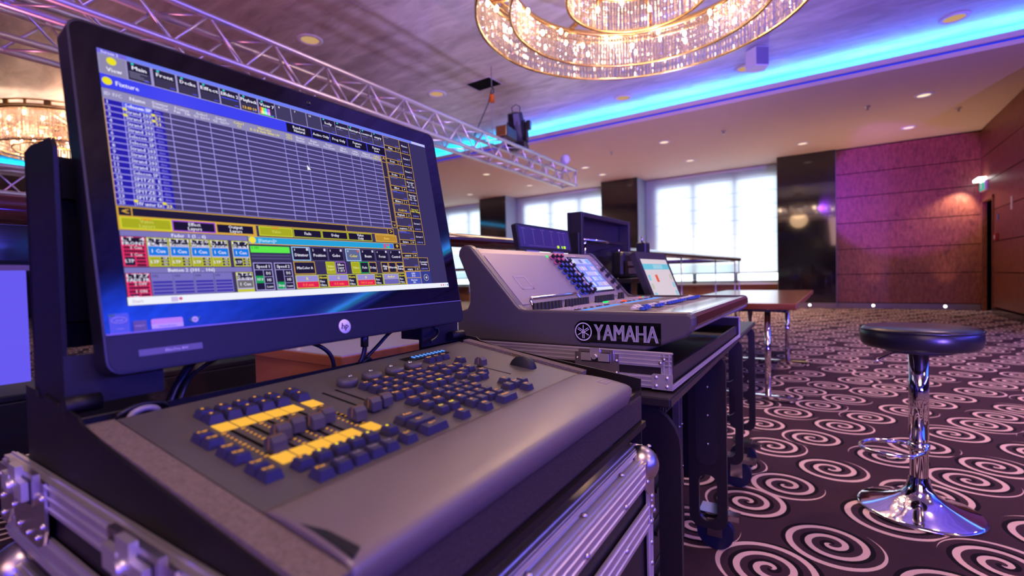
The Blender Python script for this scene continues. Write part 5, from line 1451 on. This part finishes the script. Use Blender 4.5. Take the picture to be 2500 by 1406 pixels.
add_text(mb, 'YAMAHA', MSL @ frame((.655, .220, .0012), (1, 0, 0), (0, 1, 0)), .010, 0, bold=.05)
for q in [(.0065 * math.cos(k * PI / 8), .0065 * math.sin(k * PI / 8)) for k in range(16)]: pass
mb.lathe([(.0001, .0012), (.006, .0012)], 16, 0, MSL @ Matrix.Translation((.800, .160, 0)))
mb.lathe([(.0045, .0012), (.006, .0012)], 16, 0, MSL @ Matrix.Translation((.838, .060, 0)))
mb.build('panel_lettering', 'logo_silver', t)
mb = MB(); mb.lathe([(.0001, .003), (.005, .002), (.006, .0)], 14, 0, MSL @ Matrix.Translation((.428, .213, 0))); mb.build('power_lamp', 'led_green', t)
# encoders: black bodies with coloured caps
def knob_mb(r, h):
    mb = MB()
    mb.lathe([(r * 1.25, 0), (r * 1.2, h * .18), (r, h * .22)], 14, 2)
    mb.lathe([(r, h * .2), (r * .92, h * .92)], 14, 0)
    mb.lathe([(r * .92, h * .92), (r * .8, h), (.0001, h)], 14, 1)
    mb.box(-.0012, .0012, r * .2, r * .98, h * .5, h * 1.04, 1)
    return mb
kp = {}
def knob(w, s, colour, r=.0072, h=.0195):
    M = MSL @ Matrix.Translation((w, s, .0012))
    if colour in kp: inst(kp[colour], t, M=M)
    else:
        o = knob_mb(r, h).build('encoder_knob', ['rubber', colour, {'pink_plastic': 'pink_plastic', 'blue_plastic': 'blue_plastic'}.get(colour, 'rubber')], t); o.matrix_local = M; kp[colour] = o
for r in range(8):
    s = .205 - r * .0245
    for k in range(4):
        if (r in (0, 3, 5) and k == 3): continue
        c = 'pink_plastic' if r < 2 and k < 3 - r % 2 else ('blue_plastic' if k < 2 else ('white_plastic' if k == 2 else 'rubber'))
        knob(.452 + k * .0325, s, c)
for k in range(4): knob(.815, .142 - k * .034, 'rubber')
# meter bridge
MB_ = MM.copy()
mt = MB(); Mm = frame((.535, .652, .2755), (1, 0, 0), (0, .16, .987))
mt.prism(rrect(-.208, .208, 0, .094, .010), -.018, 0, 'z', 0, Mm); mt.build('meter_bridge', 'black_metal', t)
mb = MB(); mb.prism(rrect(-.196, .196, .010, .086, .004), 0, .0008, 'z', 0, Mm)
mb.build('meter_face', 'meter_blue_cast', t)
mb = MB()
for k, x in enumerate((-.165, -.095, -.025, .045, .110, .150)):
    for j in range(14): mb.box(x - .0012, x + .0012, .022 + j * .0038, .0242 + j * .0038, .0008, .0011, 0, Mm)
    for j in range(6): mb.box(x - .012 + j * .005, x - .009 + j * .005, .078, .080, .0008, .0011, 0, Mm)
mb.box(-.14, .15, .0165, .0172, .0008, .0011, 0, Mm)
mb.build('meter_scale', 'panel_engrave', t)
mb = MB()
for x in (.083, .087, .091, .0955, .121, .124, .138, .1425, .147, .1515): mb.box(x - .0016, x + .0016, .013, .0235, .0008, .0013, 0, Mm)
mb.build('meter_lamps', 'led_lime', t)
mb = MB()
for x in (-.11, .09): mb.box(x - .045, x + .045, -.012, .001, -.014, -.002, 0, Mm)
mb.build('meter_hinge', 'aluminium', t)
# chrome lift handle at the foot of the slope
mb = MB(); mb.tube([(.045, .425, .084), (.045, .440, .112), (.055, .445, .118), (.36, .455, .118), (.37, .452, .112), (.37, .435, .084)], .0055, 10); mb.build('lift_handle', 'chrome', t)
# flat control surface
GRP = (.014, .205, .430)
def F(w, d, h=0): return Vector((w, d, .084 + h))
g0 = None
mbk = MB(); mbk.lathe([(.0075, 0), (.0080, .004), (.0068, .006), (.0062, .022), (.0048, .0235), (.0001, .0235)], 12); mbk.box(-.0008, .0008, -.0064, -.004, .01, .0238, 0)
for g in GRP:
    for k in range(8):
        p = F(g + .011 + k * .0208, .415)
        if g0 is None: g0 = mbk.build('gain_knob', 'rubber', t); g0.location = p
        else: inst(g0, t, p)
kk = {}
def small_key(kind, mat, w, d, sx, sy, h):
    if kind not in kk:
        mb = MB(); mb.frustum(-sx, sx, -sy, sy, 0, h, .0008); kk[kind] = mb.build(kind, mat, t); kk[kind].location = F(w, d)
    else: inst(kk[kind], t, F(w, d))
mbl = MB()
nkey = 0
for g in GRP + (.640,):
    for k in range(8):
        w = g + .011 + k * .0208
        if w > WM - .04: continue
        for j, d in enumerate((.385, .366, .347)):
            if (g == .430 and k in (0, 1) and j == 0) or (g == .640 and k == 6 and j == 1): small_key('green_lit_key', 'led_green', w, d, .0068, .0055, .0045)
            elif (g == .430 and k in (3, 4) and j == 2) or (g == .640 and k in (4, 5) and j == 1): small_key('red_lit_key', 'led_red', w, d, .0068, .0055, .0045)
            else: small_key('channel_key', 'key_white', w, d, .0068, .0055, .0045)
        if (k * 5 + int(g * 50)) % 3: small_key('cue_key', 'rubber', w, .334, .005, .004, .0025)
for g in GRP + (.640,):
    mb = MB(); mb.box(g + .002, min(g + .166, WM - .03), .300, .318, .084, .0852); mb.build('name_display_strip', 'led_blue', t)
mb = MB()
for g in (.110, .362, .605):
    for k in range(8):
        w = g + .012 + k * .0262
        mb.box(w - .0010, w + .0010, .115, .285, .0842, .0846)
mb.build('fader_tracks', 'black_void', t)
capm = MB(); capm.prism([(-.016, .004), (.016, .004), (.015, .011), (.007, .0085), (0, .0075), (-.007, .0085), (-.015, .011)], -.0088, .0088, 'x', 0)
capm.prism([(-.017, .003), (-.015, .0115), (-.006, .0088), (-.008, .003)], -.0090, .0090, 'x', 1)
capm.box(-.0089, .0089, -.0005, .0005, .0074, .0086, 2)
f0 = None
for g in (.110, .362, .605):
    for k in range(8):
        w = g + .012 + k * .0262
        d = .165 + (.022 if (g == .110 and k in (3, 4)) else 0) + (.012 if g == .605 and k == 7 else 0)
        if f0 is None: f0 = capm.build('fader_cap', ['white_plastic', 'blue_plastic', 'rubber'], t); f0.location = F(w, d)
        else: inst(f0, t, F(w, d))
for i, w in enumerate((.50, .53)):
    mb = MB(); mb.lathe([(.008, 0), (.0085, .003), (.007, .005), (.0065, .024), (.0001, .025)], 12); o = mb.build('rear_knob', 'rubber', t); o.location = F(.70 + i * .03, .43)

# --------- aluminium edged case tray under the mixer
t = thing('mixer_case', 'low flight case tray with silver edging and butterfly latch under the sound desk', 'flight case', M=frame((-.302, 1.052, .742), WX, DX, (0, 0, 1)))
LTR = .975
mb = MB(); mb.box(.004, LTR, .008, .665, .0, .02); mb.box(.004, .014, .0, .665, .0, .076); mb.box(LTR - .012, LTR, .0, .665, 0, .076); mb.box(.004, LTR, .655, .665, 0, .076); mb.build('tray', 'black_ply', t)
mb = MB(); mb.box(.014, LTR - .012, .006, .014, .004, .045); mb.build('front_board', 'black_metal', t)
bars(t, 'front_edging', ((0, 0, 0), (LTR, 0, 0), .012, .003, (0, 0, 1), (0, -1, 0), 2))
bars(t, 'side_edging', ((.004, .0, .048), (.004, .665, .048), .029, .003, (0, 0, 1), (-1, 0, 0), 3), ((.004, .0, .0), (.004, .665, .0), .029, .003, (0, 0, 1), (-1, 0, 0), 3),
     ((.004, .0, .0), (.004, .0, .077), .024, .003, (0, 1, 0), (-1, 0, 0), 2), ((.0, .0, .077), (.0, .665, .077), .014, .003, (1, 0, 0), (0, 0, 1), 1))
mb = MB()
mb.prism([(-.002, -.001), (.044, -.001), (.044, .031), (.040, .034), (-.002, .034)], -.0025, -.0005, 'x')
for d, z in ((.010, .026), (.034, .026), (.010, .007), (.034, .007)): rivet(mb, (-.0025, d, z), (-1, 0, 0), .0042)
mb.build('corner_plate', 'aluminium', t)
rivets(t, [((-.002, d, z), (-1, 0, 0)) for d, z in ((.016, .066), (.024, .058), (.11, .018), (.30, .018), (.42, .018), (.55, .018), (.62, .062))], .0042)
butterfly_latch(t, Matrix.Translation((-.001, .175, .060)) @ Matrix.Rotation(-PI / 2, 4, 'Z'))
mb = MB(); mb.box(LTR - .002, LTR + .001, -.004, .30, -.001, .08); mb.build('end_plate', 'aluminium', t)

# --------- black rack desk
YR = math.radians(2.2)
MR = frame((-.2915, 1.0, 0), (-math.sin(YR), math.cos(YR), 0), (-math.cos(YR), -math.sin(YR), 0), (0, 0, 1))
t = thing('rack_desk', 'long black rack desk with slotted plywood ends carrying the sound desk', 'rack desk', M=MR)
mb = MB(); mb.box(0, 1.745, 0, .70, .716, .736, bev=.003); mb.build('table_top', 'black_ply', t)
mb = MB(); mb.box(.003, 1.742, -.002, .0, .719, .733); mb.build('top_edge', 'black_metal', t)
def holed_panel(outer, holes, x, th):
    bm = bmesh.new()
    def loop(pts):
        vs = [bm.verts.new((0, p[0], p[1])) for p in pts]
        return [bm.edges.new((vs[i], vs[(i + 1) % len(vs)])) for i in range(len(vs))]
    es = loop(outer)
    for h in holes: es += loop(h)
    bmesh.ops.triangle_fill(bm, use_beauty=True, use_dissolve=False, edges=es)
    fs = list(bm.faces)
    r = bmesh.ops.extrude_face_region(bm, geom=fs)
    for v in r['geom']:
        if isinstance(v, bmesh.types.BMVert): v.co.x += th
    mb = MB(); mb.from_bm(bm); return mb
def slot(y0, y1, z0, z1):
    return rrect(y0, y1, z0, z1, min(y1 - y0, z1 - z0) / 2 * .98, 6)
def end_panel(w, z0, z1, slots, plain=False, depth=.125, r=.04):
    outer = rrect(0, depth, z0, z1, r, 6)
    o = holed_panel(outer, slots, 0, .018).build('end_panel', 'black_ply', t); o.location = (w, 0, 0); return o
end_panel(.085, .06, .70, [slot(.05, .11, .16, .60)], depth=.24, r=.10)
end_panel(.745, .10, .712, [slot(.032, .092, .125, .29)])
mb = MB(); mb.prism(slot(.028, .100, .325, .670), .742, .745, 'x')
for z in (.40, .50, .60): rivet(mb, (.742, .06, z), (-1, 0, 0), .005, 1)
mb.build('recessed_plate', ['black_metal', 'zinc'], t)
end_panel(1.20, .17, .712, [slot(.030, .090, .20, .355), slot(.030, .090, .38, .50), slot(.030, .090, .525, .66)])
end_panel(1.715, .17, .712, [slot(.030, .090, .20, .34), slot(.030, .090, .37, .50), slot(.030, .090, .53, .68)])
for w in (.60, 1.19):
    mb = MB(); mb.box(w, w + .02, .20, .66, .08, .716); mb.build('divider', 'black_ply', t)
# rack frame, gear and drawers between the first two ends
mb = MB(); mb.box(.11, .735, .14, .66, .06, .30); mb.build('rack_box', 'black_ply', t)
for i, (z0, z1) in enumerate(((.07, .18), (.19, .30), (.31, .42))):
    mb = MB(); mb.box(.12, .59, .125, .14, z0, z1, bev=.004); o = mb.build('rack_drawer', 'black_metal', t)
    mb = MB(); mb.box(.30, .42, .115, .125, z1 - .03, z1 - .018); mb.build('drawer_handle', 'black_plastic', o)
mb = MB(); mb.box(.50, .56, .1235, .125, .225, .25); mb.build('mains_light', 'led_red', t)
mb = MB()
for w in (.565, .60): mb.box(w, w + .016, .115, .135, .30, .712)
for z in (.36, .50, .64): rivet(mb, (.573, .115, z), (0, -1, 0), .004); rivet(mb, (.608, .115, z), (0, -1, 0), .004)
mb.build('rack_rail', 'zinc', t)
for z0, z1 in ((.64, .70), (.57, .63)):
    mb = MB(); mb.box(.13, .56, .13, .40, z0, z1, 0)
    for k in range(14): mb.box(.15 + k * .028, .165 + k * .028, .122, .13, z0 + .012, z1 - .02, 1)
    mb.cyl((.54, .13, z1 - .02), (.54, .112, z1 - .02), .006, 8, 1)
    mb.build('rack_device', ['black_metal', 'black_plastic'], t)
for w in (.28, .82, 1.40, 1.64):
    mb = MB(); mb.cyl((w - .016, .05, .062), (w + .016, .05, .062), .062, 24); o = mb.build('caster', 'caster_blue', t)
    mb = MB(); mb.box(w - .026, w - .018, .025, .075, .05, .14); mb.box(w + .018, w + .026, .025, .075, .05, .14); mb.box(w - .04, w + .04, .01, .10, .134, .142); mb.box(w - .02, w + .02, -.03, .03, .115, .135)
    mb.build('caster_fork', 'steel', o)

# --------- touch monitor leaning at the far end of the sound desk
Xt = Vector((0, 1, 0)); Yt = Vector((-.36, 0, .933)).normalized()
MT = frame((-.605, 2.035, .747), Xt, Yt)
t = thing('touch_monitor', 'black framed touch monitor with a pale page of blue buttons leaning behind the sound desk', 'monitor', M=MT)
TW, TH = .450, .375
mb = MB(); mb.prism(rrect(0, TW, 0, TH, .012), -.026, 0, 'z'); mb.build('housing', 'black_metal', t)
o = MB().box(.035, TW - .035, .035, TH - .035, .0, .0008).build('display', 'black_gloss', t)
mb = MB()
def TQ(x0, x1, y0, y1, c, l=0): mb.quad((x0, y0, .001 + l * .0003), (x1, y0, .001 + l * .0003), (x1, y1, .001 + l * .0003), (x0, y1, .001 + l * .0003), 0, None, lin(c))
TQ(.035, TW - .035, .035, TH - .035, (226, 210, 224)); TQ(.035, TW - .035, .288, .316, (110, 200, 228), 1); TQ(.17, .31, .292, .312, (160, 214, 236), 2)
for k in range(5):
    TQ(.050, .082, .235 - k * .042, .262 - k * .042, (134, 208, 232) if k != 1 else (196, 200, 180), 1)
    TQ(TW - .082, TW - .050, .235 - k * .042, .262 - k * .042, (134, 208, 232) if k else (196, 200, 180), 1)
TQ(.150, .186, .226, .262, (232, 96, 66), 1)
for k, s in enumerate(('SAAL 1', 'SAAL 2')):
    add_text(mb, s, frame((.25, .15 - k * .05, .0016), (1, 0, 0), (0, 1, 0)), .022, 0, 'c', lin((170, 160, 190)))
mb.build('screen_picture', 'display', o, attr=True)
mb = MB(); mb.box(.12, TW - .12, .06, .10, -.09, -.02); mb.build('stand_foot', 'black_metal', t)

# --------- open lid with a telescopic bar behind the sound desk
t = thing('case_lid', 'open black case lid with a chrome bar frame standing behind the sound desk', 'case', M=frame((-.972, 2.00, .736), (0, 1, 0), (-1, 0, 0), (0, 0, 1)))
LWd, LHt = .62, .555
mb = MB()
mb.box(0, LWd, .060, .075, 0, LHt); mb.box(0, .022, 0, .06, 0, LHt, bev=.003); mb.box(LWd - .022, LWd, 0, .06, 0, LHt, bev=.003); mb.box(.022, LWd - .022, 0, .06, LHt - .022, LHt, bev=.003)
mb.build('shell', 'black_metal', t)
mb = MB(); mb.box(-.014, .0, .01, .06, 0, .46, bev=.004); mb.build('side_pad', 'black_plastic', t)
mb = MB(); mb.cyl((.05, .03, .43), (LWd - .05, .03, .43), .009, 12); mb.cyl((.095, .04, .02), (.095, .035, .43), .007, 10); mb.cyl((LWd - .10, .04, .02), (LWd - .10, .035, .40), .007, 10)
mb.cyl((.095, .035, .40), (.095, .035, .43), .011, 10); mb.cyl((LWd - .10, .037, .34), (LWd - .10, .036, .40), .011, 10)
mb.build('pull_bar', 'chrome', t)
mb = MB(); mb.cyl((.10, .055, .36), (LWd - .06, .055, .42), .0015, 6); mb.cyl((.10, .055, .34), (LWd - .06, .055, .20), .0015, 6); mb.build('cross_wire', 'cable_rubber', t)
mb = MB(); mb.box(.0, LWd, -.10, .0, .092, .110); mb.box(.25, LWd + .02, -.14, -.02, .215, .24, bev=.004); mb.build('tray_edge', 'black_metal', t)
t = thing('equipment_bag', 'dark glossy padded box inside the open case lid', 'box', M=frame((-.93, 2.30, .978), (0, 1, 0), (-1, 0, 0), (0, 0, 1)))
mb = MB(); mb.box(0, .24, -.04, .03, 0, .135, bev=.02); mb.build('box_body', 'black_plastic', t)
mb = MB(); mb.box(.05, .19, -.046, -.040, .062, .084, bev=.002); mb.box(.06, .18, -.046, -.040, .02, .05, bev=.002); mb.build('box_label', 'sticker_grey', t)
t = thing('small_radio', 'small black radio standing right of the open case lid', 'radio', M=frame((-.93, 2.67, .736), (0, 1, 0), (-1, 0, 0), (0, 0, 1)))
mb = MB(); mb.box(0, .07, -.03, .03, 0, .44, bev=.008); mb.build('radio_body', 'black_plastic', t)
mb = MB(); mb.cyl((.02, 0, .44), (.02, 0, .475), .006, 8); mb.build('aerial', 'zinc', t)
# ================================================================ furniture in the hall
# wooden cabinet between the desks and the balustrade
t = thing('wooden_cabinet', 'low wooden cabinet seen under the big screen, beside the balustrade', 'cabinet', (-1.50, .755, 0))
mb = MB(); mb.box(.008, .442, .008, 1.13, .04, .775); mb.build('carcass', 'cabinet_wood', t)
mb = MB(); mb.box(0, .448, 0, 1.14, .775, .803, bev=.003); mb.build('cabinet_top', 'cabinet_wood', t)
mb = MB(); mb.box(.003, .445, .003, 1.137, .803, .806); mb.build('laminate', 'laminate_sheen', t)
mb = MB(); mb.box(.02, .44, .02, 1.12, 0, .04); mb.build('plinth', 'black_ply', t)
# folding table by the stool
TX0, TX1, TY0, TY1 = -1.22, -.25, 4.02, 6.75
t = thing('folding_table', 'long brown wooden folding table on chrome T legs in front of the windows', 'table', (TX1, TY0, 0))
mb = MB(); mb.box(TX0 - TX1, 0, 0, TY1 - TY0, .705, .752, bev=.008); mb.build('table_top', 'desk_wood', t)
mb = MB()
for x in (-.88, -.09): mb.box(x - .015, x + .015, .1, 2.6, .675, .705)
mb.build('under_frame', 'black_metal', t)
for y in (.08, 1.75):
    for x in (-.20, -.56):
        mb = MB(); mb.cyl((x, y, .03), (x, y, .705), .022 if x == -.20 else .018, 16); mb.build('leg', 'chrome', t)
    mb = MB(); mb.box(-.66, -.01, y - .025, y + .025, .018, .045, bev=.008)
    for x in (-.62, -.05): mb.cyl((x, y, 0), (x, y, .02), .022, 12)
    mb.build('foot_bar', 'chrome', t)
    mb = MB(); mb.box(-.64, -.10, y - .03, y + .03, .685, .706); mb.build('bracket', 'black_metal', t)
mb = MB(); mb.tube([(-.34, .35, .70), (-.36, .35, .52), (-.44, .36, .50), (-.48, .36, .70)], .006, 6); mb.build('brace', 'black_metal', t)
# bar stool
t = thing('bar_stool', 'chrome bar stool with round black leather seat on the spiral carpet', 'stool', (.268, 2.535, 0))
mb = MB(); mb.lathe([(.0001, .672), (.165, .672), (.183, .676), (.192, .690), (.196, .715), (.194, .738), (.186, .752), (.170, .758), (.10, .762), (.0001, .763)], 56)
for a in range(0): pass
mb.build('seat', 'leather', t)
mb = MB(); mb.lathe([(.1962, .742), (.1985, .745), (.1962, .749)], 56); mb.build('seat_piping', 'leather', t)
mb = MB(); mb.lathe([(.0001, .655), (.11, .655), (.115, .672), (.0001, .672)], 32); mb.build('seat_plate', 'black_metal', t)
mb = MB(); mb.cyl((0, 0, .30), (0, 0, .66), .0330, 28); mb.build('gas_column', 'chrome', t)
mb = MB(); mb.lathe([(.0305, .10), (.0305, .300), (.0330, .302)], 28); mb.build('column_sleeve', 'chrome', t)
mb = MB(); mb.lathe([(.207, .0), (.2085, .004), (.207, .009), (.196, .013), (.16, .024), (.12, .037), (.085, .052), (.058, .072), (.043, .098), (.036, .128), (.0325, .14)], 64); mb.build('base_disc', 'chrome', t)
# D-shaped foot rest towards the left
fr = Vector((-.80, -.60, 0)).normalized(); sd = Vector((-fr.y, fr.x, 0))
pts = []
for k in range(25):
    a = -PI / 2 + PI * k / 24
    pts.append(fr * (.10 + .125 * math.cos(a)) + sd * .098 * math.sin(a))
pts = [sd * -.036 + fr * .0] + [sd * -.075 + fr * .05] + pts[1:-1] + [sd * .075 + fr * .05] + [sd * .036]
mb = MB(); mb.tube([p + Vector((0, 0, .262)) for p in pts], .0085, 10); mb.lathe([(.0310, .245), (.036, .247), (.036, .278), (.0310, .28)], 24)
mb.build('foot_rest', 'chrome', t)
mb = MB(); mb.tube([(-.03, -.02, .655), (-.09, -.06, .648), (-.135, -.09, .625), (-.15, -.10, .612)], [.004, .004, .0045, .0055], 8); mb.build('lift_lever', 'chrome', t)
# lit projection screen at the left
t = thing('projection_screen', 'glowing violet projection screen standing at the left edge', 'screen', (-6.2, -.55, 0))
mb = MB(); mb.box(-.03, -.01, 0, 1.66, .09, 1.16); mb.build('screen_cloth', 'projection', t)
mb = MB(); mb.box(-.05, -.005, -.03, 1.69, 1.16, 1.21); mb.build('top_rail', 'sticker_grey', t)
mb = MB()
for y in (.05, 1.6): mb.box(-.25, .05, y - .02, y + .02, 0, .03); mb.box(-.07, -.03, y - .02, y + .02, .03, 1.16)
mb.build('feet', 'black_metal', t)
for i, y in enumerate((.62, .95)):
    t = thing('blue_case', ['small dark blue case on a stand behind the violet screen, left one', 'small dark blue case on a stand behind the violet screen, right one'][i], 'case', (-6.55, y - .3, 0))
    mb = MB(); mb.box(-.10, .10, -.14, .14, 1.05, 1.33, bev=.01); mb.build('case_body', 'caster_blue', t)
    mb = MB(); mb.cyl((0, 0, 0), (0, 0, 1.05), .02, 8); mb.lathe([(.0001, .02), (.15, .02), (.15, 0), (.0001, 0)], 16); mb.build('stand_pole', 'black_metal', t)

t = thing('dark_filler_block', 'added long black block darkening the floor beyond the balustrade, below the violet screen', 'box', (-3.36, .20, 0))  # added block; its black stands in for the dark area behind the railing
mb = MB(); mb.box(0, .36, 0, 2.3, .02, .50, bev=.01); mb.build('filler_body', 'stand_black', t)
mb = MB(); mb.box(-.005, .365, -.005, 2.305, .50, .53, bev=.006); mb.build('filler_lid', 'stand_black', t)
for y in (.15, 2.15): MB().box(.03, .33, y - .03, y + .03, 0, .02).build('skid', 'black_metal', t)
